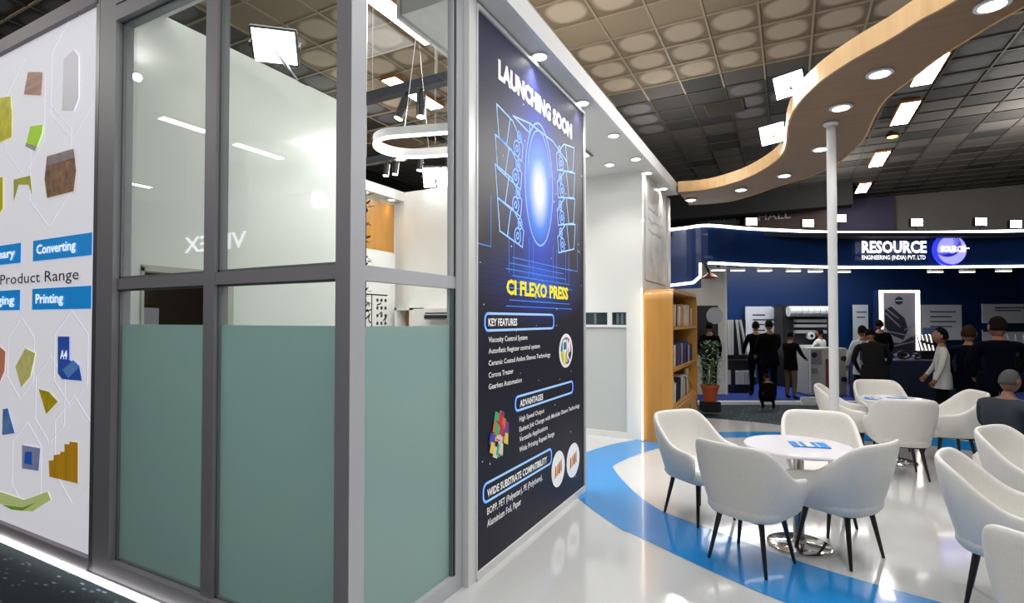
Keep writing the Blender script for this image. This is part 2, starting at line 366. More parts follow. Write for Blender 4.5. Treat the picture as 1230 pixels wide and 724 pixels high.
# blue ring
inner = [(-1.8, 6.1), (-1.72, 5.78), (-1.38, 5.215), (-1.149, 4.917), (-.962, 4.748), (-.66, 4.588), (-.199, 4.35), (.102, 4.206), (.403, 4.107), (.7, 4.03), (1.2, 3.93), (2.1, 3.95), (3.0, 4.4), (3.5, 5.4), (3.45, 6.9), (2.9, 8.2), (1.9, 8.84), (1.12, 8.85), (.72, 8.76), (-.068, 8.56), (-1.05, 7.95), (-1.57, 6.98)]
outer = [(-2.35, 6.0), (-2.15, 5.3), (-1.80, 4.776), (-1.259, 4.25), (-1.1, 4.16), (-.81, 3.985), (-.436, 3.77), (-.056, 3.585), (.33, 3.48), (.7, 3.40), (1.2, 3.34), (2.2, 3.36), (3.3, 3.9), (3.95, 5.2), (3.9, 7.0), (3.2, 8.7), (2.037, 9.5), (1.3, 9.4), (.746, 9.25), (-.07, 8.98), (-1.15, 8.34), (-2.05, 7.2)]
a_ = spline(inner, 5, True); b_ = spline(outer, 5, True); n = len(a_); r_ = MB()
vs = [(*p, .002) for p in a_]+[(*p, .002) for p in b_]
r_.add(vs, [(i, (i+1) % n, n+(i+1) % n, n+i) for i in range(n)])
r_.build('floor_band', BLUE, sf)['label'] = 'bright blue curved vinyl band in the white floor'

# ------------------------------------------------------------------ front wall: lightbox graphic (plane Y = 1.89)
FY = 1.89
gw = thing('graphic_lightbox', 'tall backlit white product wall graphic left of the grey glass frame', 'lightbox', (-5.4, FY, 0))
def GX(p): return p[0]+5.4
LBM = mat('backlit_print', rgb(226, 226, 232), .6, emit=.52, ecol=rgb(232, 232, 240))
MB().box(-2.2, GX((-4.151,1.89,0.138)), 0, .12, .09, 3.84).build('backlit_sheet', LBM, gw)
MB().box(-2.25, 1.22, -.03, .12, 0, .085).build('frame', mat('mauve_grey_frame', rgb(128, 122, 130), .5), gw)
MB().box(-2.25, 1.225, -.03, .14, 3.845, 3.95).build('frame', MATS['mauve_grey_frame'], gw)
def gbox(name, x0p, x1p, m, y=-.006):
    return flat(MB(), ('Y', y), [(x0p[0]+5.4, x0p[2]), (x1p[0]+5.4, x0p[2]), (x1p[0]+5.4, x1p[2]), (x0p[0]+5.4, x1p[2])]).build(name, m, gw)
LABB = mat('label_blue', rgb(0, 140, 220), .5, emit=.35, ecol=rgb(0, 150, 235))
LABT = mat('label_white', (1, 1, 1), .5, emit=.75)
x_a, x_b = (-5.085,1.89,2.123)[0]+5.4, (-4.204,1.89,2.158)[0]+5.4
zt, zb = (-5.091,1.89,2.279)[2], (-5.085,1.89,2.123)[2]; zt2, zb2 = (-5.078,1.89,1.914)[2], (-5.072,1.89,1.756)[2]
xe = (-5.286,1.89,2.224)[0]+5.4
for (x0, x1, a, b) in ((x_a, x_b-.02, zb, zt), (x_a, x_b-.02, zb2, zt2), (xe-1.05, xe, zb, zt), (xe-1.05, xe, zb2, zt2)):
    flat(MB(), ('Y', -.006), [(x0, a), (x1, a), (x1, b), (x0, b)]).build('blue_label', LABB, gw)
    h = b-a
ch = zt-zb
for s_, x0, x1, z0 in (('Converting', x_a+.07, (-4.435,1.89,2.172)[0]+5.4, zb+ch*.32), ('Printing', x_a+.07, (-4.601,1.89,1.853)[0]+5.4, zb2+ch*.30),
                      ('Stationary', xe-.80, (-5.373,1.89,2.229)[0]+5.4, zb+ch*.32), ('Packaging', xe-.80, (-5.373,1.89,2.229)[0]+5.4, zb2+ch*.30)):
    text_mesh('lettering', s_, LABT, gw, ('Y', -.012), x0, x1, z0, z0+ch*.45, bold=.018)
text_mesh('lettering', 'Machinery Product Range', mat('charcoal_backlit_ink', rgb(60, 60, 66), .5, emit=.0), gw, ('Y', -.012), xe-1.28, (-4.383,1.89,2.006)[0]+5.4, (-4.826,1.89,1.962)[2], (-4.829,1.89,2.042)[2], bold=.004)
def pic(name, pts, m, y=-.008):
    return flat(MB(), ('Y', y), [(p[0]+5.4, p[2]) for p in pts]).build(name, m, gw)
def ink(name, c, c2=None, sc=(12, 12, 12)):
    return mat(name, c, .5, emit=.35, ecol=c, noise=((sc), c2, .2) if c2 else None)
HEX = mat('pale_lilac_ink', rgb(206, 205, 216), .5, emit=.43, ecol=rgb(214, 213, 226))
hx = MB(); hex_lines = []
for cx, cz, rr in ((GX((-4.532,1.89,3.433)), (-4.532,1.89,3.433)[2], .62), (GX((-4.856,1.89,2.817)), (-4.856,1.89,2.817)[2], .6), (GX((-5.274,1.89,3.265)), (-5.274,1.89,3.265)[2], .62), (GX((-4.796,1.89,1.096)), (-4.796,1.89,1.096)[2], .42),
                   (GX((-4.503,1.89,1.409)), (-4.503,1.89,1.409)[2], .45), (GX((-5.144,1.89,0.568)), (-5.144,1.89,0.568)[2], .45), (GX((-4.448,1.89,0.772)), (-4.448,1.89,0.772)[2], .5), (GX((-5.272,1.89,1.384)), (-5.272,1.89,1.384)[2], .42)):
    hex_lines.append([(cx+rr*.6*math.sin(k*PI/3), cz+rr*math.cos(k*PI/3)*.75) for k in range(7)])
strokes(hx, ('Y', -.003), hex_lines, .007); hx.build('hexagon_lines', HEX, gw)
# product pictures printed on the sheet
pic('print_bottle', [(-4.656,1.89,3.57), (-4.514,1.89,3.61), (-4.442,1.89,3.545), (-4.433,1.89,3.246), (-4.5,1.89,3.163), (-4.669,1.89,3.194)], ink('pale_grey_ink', rgb(208, 208, 216), rgb(220, 220, 226), (3, 3, 3)))
pic('print_sachet', [(-5.217,1.89,3.6), (-4.972,1.89,3.547), (-4.992,1.89,3.373), (-5.28,1.89,3.437)], ink('copper_ink', rgb(150, 100, 84), rgb(214, 176, 158), (2, 2, 30)))
pic('print_pouch', [(-5.726,1.89,3.497), (-5.513,1.89,3.469), (-5.476,1.89,3.301), (-5.484,1.89,3.135), (-5.71,1.89,3.123)], ink('gold_yellow_ink', rgb(214, 210, 20), rgb(120, 110, 20), (9, 9, 9)))
pic('print_box', [(-5.159,1.89,3.167), (-4.958,1.89,3.146), (-4.969,1.89,3.084), (-5.045,1.89,2.995), (-5.224,1.89,3.048)], ink('lime_ink', rgb(176, 226, 30)))
pic('print_box_side', [(-5.224,1.89,3.048), (-5.045,1.89,2.995), (-5.07,1.89,2.961), (-5.237,1.89,3.024)], ink('grey_shadow_ink', rgb(150, 154, 150)), -.009)
pic('print_snack_bag', [(-4.884,1.89,2.896), (-4.492,1.89,2.893), (-4.452,1.89,2.733), (-4.482,1.89,2.589), (-4.873,1.89,2.583), (-4.917,1.89,2.731)], ink('brown_bag_ink', rgb(96, 66, 54), rgb(196, 150, 90), (14, 14, 14)))
pic('print_bag_top', [(-4.871,1.89,2.894), (-4.492,1.89,2.893), (-4.478,1.89,2.826), (-4.869,1.89,2.819)], ink('bag_top_ink', rgb(120, 104, 108), rgb(180, 164, 166), (12, 12, 12)), -.010)
pic('print_cards', [(-5.427,1.89,2.788), (-5.145,1.89,2.785), (-5.112,1.89,2.628), (-5.17,1.89,2.717), (-5.338,1.89,2.737), (-5.42,1.89,2.615)], ink('olive_card_ink', rgb(176, 180, 40), rgb(104, 108, 110), (5, 5, 5)))
pic('print_pouch', [(-5.698,1.89,2.841), (-5.622,1.89,2.832), (-5.611,1.89,2.58), (-5.685,1.89,2.533)], ink('mustard_ink', rgb(190, 180, 20)))
pic('print_carton', [(-5.641,1.89,1.472), (-5.519,1.89,1.428), (-5.527,1.89,1.276), (-5.628,1.89,1.158)], ink('rust_ink', rgb(190, 120, 84), rgb(220, 170, 190), (3, 3, 3)))
pic('print_blister', [(-5.178,1.89,1.463), (-5.015,1.89,1.43), (-5.088,1.89,1.252), (-5.235,1.89,1.161), (-5.34,1.89,1.317)], ink('blister_ink', rgb(206, 206, 120), rgb(170, 140, 120), (16, 16, 16)))
pic('print_ream', [(-4.676,1.89,1.56), (-4.508,1.89,1.562), (-4.503,1.89,1.398), (-4.364,1.89,1.356), (-4.327,1.89,1.26), (-4.605,1.89,1.257), (-4.667,1.89,1.296)], ink('ream_blue_ink', rgb(40, 84, 176)))
pic('print_ream_top', [(-4.595,1.89,1.323), (-4.445,1.89,1.4), (-4.352,1.89,1.357), (-4.511,1.89,1.268)], ink('ream_light_ink', rgb(90, 136, 206)), -.010)
text_mesh('lettering', 'A4', LABT, gw, ('Y', -.013), GX((-4.623,1.89,1.435)), GX((-4.528,1.89,1.438)), (-4.586,1.89,1.401)[2], (-4.588,1.89,1.466)[2], bold=.01)
pic('print_foil', [(-4.952,1.89,1.165), (-4.798,1.89,1.156), (-4.66,1.89,1.093), (-4.831,1.89,0.99)], ink('foil_ink', rgb(190, 170, 20), rgb(70, 60, 20), (16, 16, 16)))
pic('print_sachets', [(-5.545,1.89,0.971), (-5.457,1.89,0.985), (-5.334,1.89,0.801), (-5.551,1.89,0.766)], ink('blue_sachet_ink', rgb(60, 110, 176), rgb(160, 170, 190), (9, 9, 9)))
pic('print_carton', [(-5.205,1.89,0.725), (-4.911,1.89,0.732), (-4.931,1.89,0.564), (-5.198,1.89,0.548)], ink('violet_carton_ink', rgb(120, 126, 168), rgb(200, 200, 220), (3, 3, 3)))
pic('print_carton_label', [(-5.148,1.89,0.68), (-5.041,1.89,0.693), (-5.037,1.89,0.594), (-5.158,1.89,0.591)], ink('cobalt_ink', rgb(30, 90, 190)), -.010)
pic('print_bar_chart', [(-4.781,1.89,0.656), (-4.707,1.89,0.671), (-4.708,1.89,0.706), (-4.612,1.89,0.724), (-4.612,1.89,0.741), (-4.553,1.89,0.748), (-4.555,1.89,0.801), (-4.484,1.89,0.808), (-4.485,1.89,0.826), (-4.37,1.89,0.832), (-4.362,1.89,0.552), (-4.765,1.89,0.543)], ink('gold_bar_ink', rgb(196, 146, 20), rgb(120, 84, 10), (26, 1, .5)))
pic('print_swoosh', [(-5.592,1.89,0.313), (-5.161,1.89,0.314), (-4.798,1.89,0.43), (-4.747,1.89,0.378), (-5.024,1.89,0.248), (-5.367,1.89,0.204), (-5.588,1.89,0.221)], ink('green_swoosh_ink', rgb(196, 214, 130), rgb(220, 226, 190), (3, 3, 3)), -.004)
pic('print_swoosh', [(-5.528,1.89,0.217), (-5.187,1.89,0.253), (-4.974,1.89,0.324), (-5.186,1.89,0.228), (-5.382,1.89,0.208)], ink('deep_green_ink', rgb(120, 160, 60)), -.006)

# ------------------------------------------------------------------ glass partition frames
def mullion_set():
    t = thing('glass_partition', 'grey framed glass partition between the graphic wall and the stand corner', 'partition', (-3, FY, 0))
    o = 3
    gx = MB().box(-4.18+o, -4.135+o, -.02, .09, 0, 3.95); gx.build('post', mat('dark_post', rgb(104, 104, 110), .4, metal=.3), t)
    MB().box(-4.13+o, -3.93+o, -.02, .09, 0, 3.95).build('post', ALU, t)
    MB().box(-2.995+o, -2.895+o, 0, .08, .11, 3.66).build('post', ALU, t)
    MB().box(-1.935+o, -1.845+o, -.02, .06, 0, 3.95).build('post', ALU, t)
    MB().box(-3.93+o, -1.935+o, -.02, .09, 0, .11).build('rail', ALU, t)
    for a, b in ((-3.93, -2.995), (-2.895, -1.935)): MB().box(a+o, b+o, .005, .075, 1.88, 1.95).build('rail', ALU, t)
    MB().box(-3.93+o, -1.935+o, -.02, .09, 3.66, 3.76).build('rail', ALU, t)
    MB().box(-3.93+o, -1.935+o, -.025, .10, 3.765, 3.95).build('header', ALU, t)
    for a, b in ((-3.93, -2.995), (-2.895, -1.935)):
        MB().box(a+o, b+o, .035, .045, 1.95, 3.66).build('upper_pane', GLASS, t)
        MB().box(a+o, b+o, .035, .045, 1.65, 1.88).build('clear_pane', GLASS, t)
        MB().box(a+o, b+o, .035, .045, .11, 1.65).build('frosted_pane', FROST, t)
        g = MB()
        for z0, z1 in ((.11, 1.88), (1.95, 3.66)):
            g.box(a+o, a+.018+o, .02, .034, z0, z1).box(b-.018+o, b+o, .02, .034, z0, z1).box(a+o, b+o, .02, .034, z0, z0+.015).box(a+o, b+o, .02, .034, z1-.012, z1)
        g.build('glazing_bead', mat('bead_grey', rgb(112, 122, 124), .4), t)
mullion_set()
t = thing('glass_partition', 'light grey framed glass pane on the side next to the dark machine poster', 'partition', (-1.84, 2.35, 0))
ALUL = mat('light_grey_profile', rgb(190, 193, 200), .35, metal=.1)
def sx(name, y0, y1, z0, z1, x0=-.0, x1=-.07, m=ALUL): return MB().box(x0, x1, y0-2.35, y1-2.35, z0, z1).build(name, m, t)
sx('post', 1.872, 1.955, 0, 3.95, .0, -.004); sx('post', 1.955, 1.972, 0, 3.95, -.0, -.05)
sx('post', 2.775, 2.845, 0, 3.78)
sx('rail', 1.972, 2.775, 0, .10); sx('rail', 1.972, 2.775, 1.875, 1.95, -.01); sx('rail', 1.972, 2.775, 3.86, 3.95)
sx('upper_pane', 1.972, 2.775, 1.95, 3.86, -.035, -.043, GLASS2); sx('clear_pane', 1.972, 2.775, 1.645, 1.875, -.035, -.043, GLASS2); sx('frosted_pane', 1.972, 2.775, .10, 1.645, -.035, -.043, FROST)
sx('gasket', 2.752, 2.775, .1, 1.875, -.012, -.034, mat('gasket_green', rgb(96, 110, 106), .4)); sx('gasket', 2.752, 2.775, 1.95, 3.86, -.012, -.034)
sx('gasket', 2.764, 2.772, .1, 1.875, -.006, -.012, ALU_D); sx('gasket', 2.764, 2.772, 1.95, 3.86, -.006, -.012, ALU_D)

# ------------------------------------------------------------------ machine poster (plane X = -1.80)
pt = thing('poster_wall', 'tall dark machine poster with launch heading in a white frame', 'poster', (-1.80, 2.95, 0))
def prm():
    m = bpy.data.materials.new('midnight_print'); m.use_nodes = True; nt = m.node_tree; b = nt.nodes['Principled BSDF']; b.inputs['Roughness'].default_value = .5; b.inputs['Specular IOR Level'].default_value = .35
    N = nt.nodes.new; L = nt.links.new; tc = N('ShaderNodeTexCoord')
    def blob(cy, cz, ry, rz, ramp):
        mp = N('ShaderNodeMapping'); mp.vector_type = 'TEXTURE'; mp.inputs['Location'].default_value = (0, cy, cz); mp.inputs['Scale'].default_value = (1, ry, rz)
        g = N('ShaderNodeTexGradient'); g.gradient_type = 'SPHERICAL'; c = N('ShaderNodeValToRGB')
        L(tc.outputs['Object'], mp.inputs[0]); L(mp.outputs[0], g.inputs[0]); L(g.outputs['Fac'], c.inputs[0])
        while len(c.color_ramp.elements) < len(ramp): c.color_ramp.elements.new(.5)
        for e, (p, col) in zip(c.color_ramp.elements, ramp): e.position = p; e.color = (*col, 1)
        return c.outputs[0]
    c1 = blob(GC[0], GC[1]-.05, .72, 1.15, [(0, (0, 0, 0)), (.35, rgb(10, 26, 90)), (.60, rgb(10, 60, 190)), (.74, rgb(40, 130, 240)), (.97, (1, 1, 1))])
    c2 = blob(1.0, 1.98, 1.1, .36, [(0, (0, 0, 0)), (.5, rgb(8, 30, 110)), (1, rgb(24, 110, 240))])
    c3 = blob(1.0, 3.55, 1.6, .7, [(0, (0, 0, 0)), (.6, rgb(24, 28, 60)), (1, rgb(44, 50, 92))])
    wv = N('ShaderNodeTexWave'); wv.wave_type = 'BANDS'; wv.bands_direction = 'Z'; wv.inputs['Scale'].default_value = 9; wv.inputs['Distortion'].default_value = 5; wv.inputs['Detail Scale'].default_value = 3; L(tc.outputs['Object'], wv.inputs['Vector'])
    mw = N('ShaderNodeMix'); mw.data_type = 'RGBA'; mw.blend_type = 'MULTIPLY'; mw.inputs[0].default_value = .6; L(c2, mw.inputs[6]); L(wv.outputs[0], mw.inputs[7])
    def add(x, y):
        a = N('ShaderNodeMix'); a.data_type = 'RGBA'; a.blend_type = 'ADD'; a.inputs[0].default_value = 1; L(x, a.inputs[6]) if not isinstance(x, tuple) else None
        if isinstance(x, tuple): a.inputs[6].default_value = (*x, 1)
        L(y, a.inputs[7]); return a.outputs[2]
    o = add(add(add(rgb(14, 14, 36), c1), mw.outputs[2]), c3); L(o, b.inputs['Base Color'])
    L(o, b.inputs['Emission Color']); b.inputs['Emission Strength'].default_value = .10
    return m
def qX(p): return (p[1]-2.95, p[2])
GC = qX((-1.8,3.946,2.767))
# (object coordinates of the sheet: y from 0 at the near edge, z = height)
MB().box(-.012, -.006, 0, 2.04, .05, 3.73).build('printed_sheet', prm(), pt)
f = MB().box(-.15, .004, -.10, -.006, 0, 3.78).box(-.15, .012, -.012, .0, .02, 3.75).box(-.15, .012, 2.04, 2.06, .02, 3.75).box(-.15, .012, 0, 2.04, .0, .05).box(-.15, .012, 0, 2.04, 3.73, 3.76)
f.build('frame', TRIM, pt)
MB().box(-.15, -.013, 0, 2.04, .05, 3.73).build('backing', WHITE_M, pt)
PP = ('X', -.003)
def ptext(s_, pl, pr_, m, bold=.01, nm='lettering'):     # pl = (left top, left bottom) pixels unprojected, pr_ = right end
    return text_mesh(nm, s_, m, pt, PP, pl[0][1]-2.95, pr_[1]-2.95, pl[1][2], pl[0][2], bold=bold)
ptext('LAUNCHING SOON', ((-1.8,3.246,3.52), (-1.8,3.246,3.384)), (-1.8,4.679,3.44), INKW, .06)
ptext('CI FLEXO PRESS', ((-1.8,3.369,1.974), (-1.8,3.369,1.866)), (-1.8,4.572,1.941), INKY, .045)
def pill(x0, z0, x1, z1):
    r = (z1-z0)*.38; pts = rrect(x0, x1, z0, z1, r, 5); return strokes(MB(), ('X', -.004), [pts+[pts[0]]], .017).build('heading_outline', INKB, pt)
a, b, c = (-1.8,3.067,1.723), (-1.8,3.068,1.608), (-1.8,4.237,1.673); pill(a[1]-2.95, b[2], c[1]-2.95, a[2])
ptext('KEY FEATURES', ((-1.8,3.109,1.69), (-1.8,3.109,1.638)), (-1.8,3.539,1.655), INKW, .03)
for s_, pl, pr_ in (('Viscosity Control System', ((-1.8,3.113,1.564), (-1.8,3.113,1.527)), (-1.8,3.714,1.544)), ('Automatic Register control system', ((-1.8,3.113,1.487), (-1.8,3.113,1.451)), (-1.8,3.944,1.436)),
                    ('Ceramic Coated Anilox Sleeves Technology', ((-1.8,3.114,1.405), (-1.8,3.114,1.369)), (-1.8,4.16,1.355)), ('Corona Treater', ((-1.8,3.114,1.324), (-1.8,3.114,1.287)), (-1.8,3.479,1.276)),
                    ('Gearless Automation', ((-1.8,3.114,1.246), (-1.8,3.114,1.209)), (-1.8,3.613,1.169)),
                    ('High Speed Output', ((-1.8,3.575,0.952), (-1.8,3.575,0.915)), (-1.8,4.029,0.882)), ('Easiest Job Change with Modular Sleeve Technology', ((-1.8,3.575,0.877), (-1.8,3.574,0.839)), (-1.8,4.864,0.748)),
                    ('Versatile Applications', ((-1.8,3.574,0.802), (-1.8,3.574,0.764)), (-1.8,4.097,0.733)), ('Wide Printing Repeat Range', ((-1.8,3.574,0.725), (-1.8,3.574,0.685)), (-1.8,4.244,0.633)),
                    ('BOPP, PET (Polyester), PE (Polythene),', ((-1.8,3.096,0.422), (-1.8,3.096,0.374)), (-1.8,3.993,0.21)), ('Aluminium Foil, Paper', ((-1.8,3.096,0.341), (-1.8,3.097,0.292)), (-1.8,3.603,0.201))):
    ptext(s_, pl, pr_, INKW, .012)
a, b, c = (-1.8,3.514,1.106), (-1.8,3.514,1.002), (-1.8,4.689,0.932); pill(a[1]-2.95, b[2], c[1]-2.95, a[2])
ptext('ADVANTAGES', ((-1.8,3.584,1.074), (-1.8,3.584,1.024)), (-1.8,4.007,0.988), INKW, .03)
a, b, c = (-1.8,3.048,0.587), (-1.8,3.048,0.464), (-1.8,4.183,0.434); pill(a[1]-2.95, b[2], c[1]-2.95, a[2])
ptext('WIDE SUBSTRATE COMPATIBILITY', ((-1.8,3.096,0.543), (-1.8,3.096,0.49)), (-1.8,4.085,0.458), INKW, .03)
def disc(p, pe, pt_, m, nm, x=-.003, k=1):
    cy, cz = qX(p); ry = abs(pe[1]-p[1])*k; rz = abs(pt_[2]-p[2])*k; return flat(MB(), ('X', x), ell(cy, cz, ry, rz)).build(nm, m, pt)
cc, ce, ct = (-1.8,4.518,1.4), (-1.8,4.683,1.391), (-1.8,4.519,1.555)
disc(cc, ce, ct, INKW, 'round_emblem')
cy, cz = qX(cc); ry = abs(ce[1]-cc[1])*.80; rz = abs(ct[2]-cc[2])*.80
for k, (nm, col, ltr) in enumerate((('magenta_ink', rgb(200, 90, 130), 'M'), ('cyan_ink', rgb(40, 130, 170), 'C'), ('sun_yellow_ink', rgb(230, 220, 30), 'Y'), ('key_black_ink', rgb(20, 20, 24), 'K'))):
    pts = [(cy, cz)]+ell(cy, cz, ry, rz, 7, k*PI/2, (k+1)*PI/2)
    flat(MB(), ('X', -.001), pts).build('emblem_quarter', mat(nm, col, .5, emit=.05), pt)
    sy = 1 if k in (0, 3) else -1; sz = 1 if k < 2 else -1
    text_mesh('lettering', ltr, INKW, pt, ('X', .001), cy+sy*ry*.38-.045, cy+sy*ry*.38+.045, cz+sz*rz*.36-.06, cz+sz*rz*.36+.06, bold=.02)
for p, pe, pq in (((-1.8,4.33,0.377), (-1.8,4.48,0.341), (-1.8,4.331,0.533)), ((-1.8,4.692,0.369), (-1.8,4.859,0.331), (-1.8,4.693,0.527))):
    disc(p, pe, pq, INKW, 'round_emblem')
    cy, cz = qX(p); ry = abs(pe[1]-p[1])*.55; rz = abs(pq[2]-p[2])*.5
    for q in range(4):
        o = [(cy-ry+q*ry*.5, cz-rz+.02*q), (cy-ry+q*ry*.5+ry*.42, cz-rz+.03), (cy-ry+q*ry*.5+ry*.42, cz+rz*(.4+.18*q)), (cy-ry+q*ry*.5+.01, cz+rz*(.5+.1*q))]
        flat(MB(), ('X', -.001), o).build('product_print', mat('amber_pack_ink_%s' % 'abcd'[q], rgb(*((210, 120, 30), (230, 180, 40), (190, 70, 30), (200, 150, 60))[q]), .5, emit=.05), pt)
p0 = qX((-1.8,3.247,0.881)); pe = (-1.8,3.391,0.853)[1]-(-1.8,3.247,0.881)[1]; pz = (-1.8,3.247,1.025)[2]-(-1.8,3.247,0.881)[2]
cols = [rgb(220, 50, 50), rgb(240, 220, 90), rgb(60, 190, 120), rgb(60, 80, 190), rgb(230, 120, 60), rgb(236, 226, 220), rgb(130, 60, 150)]
random.seed(5)
for k in range(44):
    a = random.uniform(0, 2*PI); r = random.uniform(0, .9); u = p0[0]+pe*r*math.cos(a); z = p0[1]+pz*r*math.sin(a)
    flat(MB(), ('X', -.003+.00008*k), [(u-.035, z-.02), (u+.03, z-.045), (u+.035, z+.03), (u-.01, z+.05)]).build('collage_piece', mat('collage_%s' % 'abcdefg'[k % 7], cols[k % 7], .5, emit=.06), pt)
# line drawing of the press: central drum, eight tilted print units, top bar, feet
ML = []; cy, cz = GC
RY, RZ = .27, .50
ML.append(ell(cy, cz+.02, RY, RZ, 36)); ML[-1].append(ML[-1][0])
ML.append(ell(cy, cz+.06, RY*.82, RZ*.80, 30, .2, PI-.2))
def unit(u, z, sgn, sc=1.0):
    W_, H_ = .23*sc, .085*sc; tl = .22
    def R(x, y): return (u+sgn*(x*math.cos(tl)-y*math.sin(tl)*.0), z+y*1.3-abs(0)+sgn*0 - x*tl*.9)
    ML.append([R(-W_, H_), R(.02, H_*1.1), R(W_*.85, H_*.2), R(W_*.75, -H_*1.0), R(-W_*.85, -H_), R(-W_, H_)])
    ML.append([R(-.02, H_*1.05), R(-.08, -H_)])
    for ux, uy, rr in ((.09, -H_*.45, .050), (.13, H_*.5, .034)):
        q = R(ux, uy); ML.append([(q[0]+rr*math.cos(t_*PI/6), q[1]+rr*1.2*math.sin(t_*PI/6)) for t_ in range(13)]); ML.append([(q[0]+rr*.4*math.cos(t_*PI/3), q[1]+rr*.5*math.sin(t_*PI/3)) for t_ in range(7)])
for p in ((-1.8,3.449,3.036), (-1.8,3.429,2.815), (-1.8,3.429,2.607), (-1.8,3.462,2.379)): unit(qX(p)[0], qX(p)[1], 1)
for p in ((-1.8,4.5,3.155), (-1.8,4.52,2.914), (-1.8,4.518,2.669), (-1.8,4.527,2.426)): unit(qX(p)[0], qX(p)[1], -1, 1.05)
tb = [qX(p) for p in ((-1.8,3.476,3.194), (-1.8,3.762,3.232), (-1.8,4.23,3.227), (-1.8,4.562,3.133))]; ML.append(tb)
ML.append([tb[0], qX((-1.8,3.762,3.153)), tb[1]])
strokes(MB(), ('X', -.0042), ML, .012).build('machine_line_drawing', INKB, pt)
m2 = []
for px_ in (qX((-1.8,3.41,2.067))[0], qX((-1.8,3.745,2.097))[0], qX((-1.8,4.226,2.14))[0], qX((-1.8,4.516,2.166))[0]): m2.append([(px_, 2.02), (px_, 2.32)]); m2.append([(px_+.08, 2.02), (px_+.08, 2.30)])
for k in range(9): m2.append([(.42+.05*(k % 3), 1.78+k*.045), (1.72-.07*(k % 4), 1.78+k*.045)])
for p, q in (((-1.8,3.147,2.53), (-1.8,3.147,2.181)), ((-1.8,4.82,2.611), (-1.8,4.817,2.145))):
    m2.append([(qX(p)[0], qX(p)[1]), (qX(q)[0], qX(q)[1])]); m2.append([(qX(q)[0], qX(q)[1]), (qX(q)[0]-.25, qX(q)[1])])
strokes(MB(), ('X', -.0046), m2, .007).build('light_streaks', mat('electric_blue_ink', rgb(60, 140, 250), .5, emit=.2), pt)
st = MB()
for k in range(46):
    u, z = random.uniform(.03, 2.0), random.uniform(.2, 3.6); r = random.uniform(.004, .010); flat(st, ('X', -.0035), [(u-r, z), (u, z-r), (u+r, z), (u, z+r)])
so = st.build('star_specks', INKW, pt); so['kind'] = 'stuff'

# ------------------------------------------------------------------ soffit / fascia of the stand
cn = struct(MB().box(-1.63, -2.35, 2.86, 5.05, 3.78, 3.90).box(-1.63, -3.2, 5.05, 9.15, 3.78, 3.90).build('trim_2', WHITE_M), 'white soffit slab over the poster and passage')
MB().box(-1.625, -1.66, 2.86, 9.15, 3.775, 3.94).build('fascia', TRIM, cn)
MB().box(-1.66, -3.2, 9.12, 9.15, 3.775, 3.94).build('fascia', TRIM, cn)
struct(MB().box(-1.845, -1.62, 1.87, 2.86, 3.95, 4.05).box(-4.2, -1.845, 1.90, 2.29, 3.94, 4.0).box(-2.39, -1.845, 2.29, 5.0, 3.94, 4.0).box(-2.36, -2.39, 2.85, 5.0, 3.76, 3.94).build('trim_3', WHITE_M), 'white inner ceiling rim above the glass room')
DL = []
def downlight(loc, label, group, watts=DOWN_W, r=.055, col=(1, .95, .88), tilt=(0, 0, 0)):
    t = thing('downlight', label, 'light', loc, 0, group)
    MB().lathe([(r*1.35, 0), (r*1.35, -.012), (r, -.016), (r, -.002)], 20).build('trim_ring', TRIM, t, smooth=True)
    MB().lathe([(r*.98, -.004), (r*.9, -.018), (r*.3, -.022)], 16).build('lens', DOWN, t)
    if watts:
        l = bpy.data.lights.new('lamp', 'SPOT'); l.energy = watts; l.spot_size = math.radians(105); l.spot_blend = .9; l.shadow_soft_size = .05; l.color = col
        o = bpy.data.objects.new('lamp', l); COL.objects.link(o); o.parent = t; o.location = (0, 0, -.05)
    DL.append(t); return t
names = ['downlight in the white soffit over the nearer half of the dark poster', 'downlight in the white soffit at the far end of the dark poster', 'downlight in the soffit edge just past the dark poster', 'downlight in the soffit edge above the passage wall corner',
         'downlight in the soffit edge above the bookcase wall', 'last downlight near the far end of the white soffit']
for (x, y), nm in zip(((-1.74, 3.81), (-1.75, 4.83), (-1.75, 5.85), (-1.75, 6.84), (-1.77, 7.57), (-1.76, 8.60)), names): downlight((x, y, 3.78), nm, 'downlights along the white soffit')
downlight((-2.13, 6.93, 3.78), 'downlight set back in the passage ceiling next to the square panel light', 'downlights along the white soffit')
downlight((-2.242,3.052,3.94), 'downlight seen through the top of the side glass pane', 'downlights along the white soffit')
pl_ = thing('panel_light', 'square recessed panel light in the passage ceiling beside the poster', 'light', (-2.62, 6.15, 3.78))
MB().box(-.42, .42, -.32, .32, -.012, .0).build('frame', mat('bronze_trim', rgb(120, 92, 60), .5), pl_); MB().box(-.38, .38, -.28, .28, -.016, -.0121).build('diffuser', mat('panel_diffuser', (1, 1, 1), .5, emit=4), pl_)

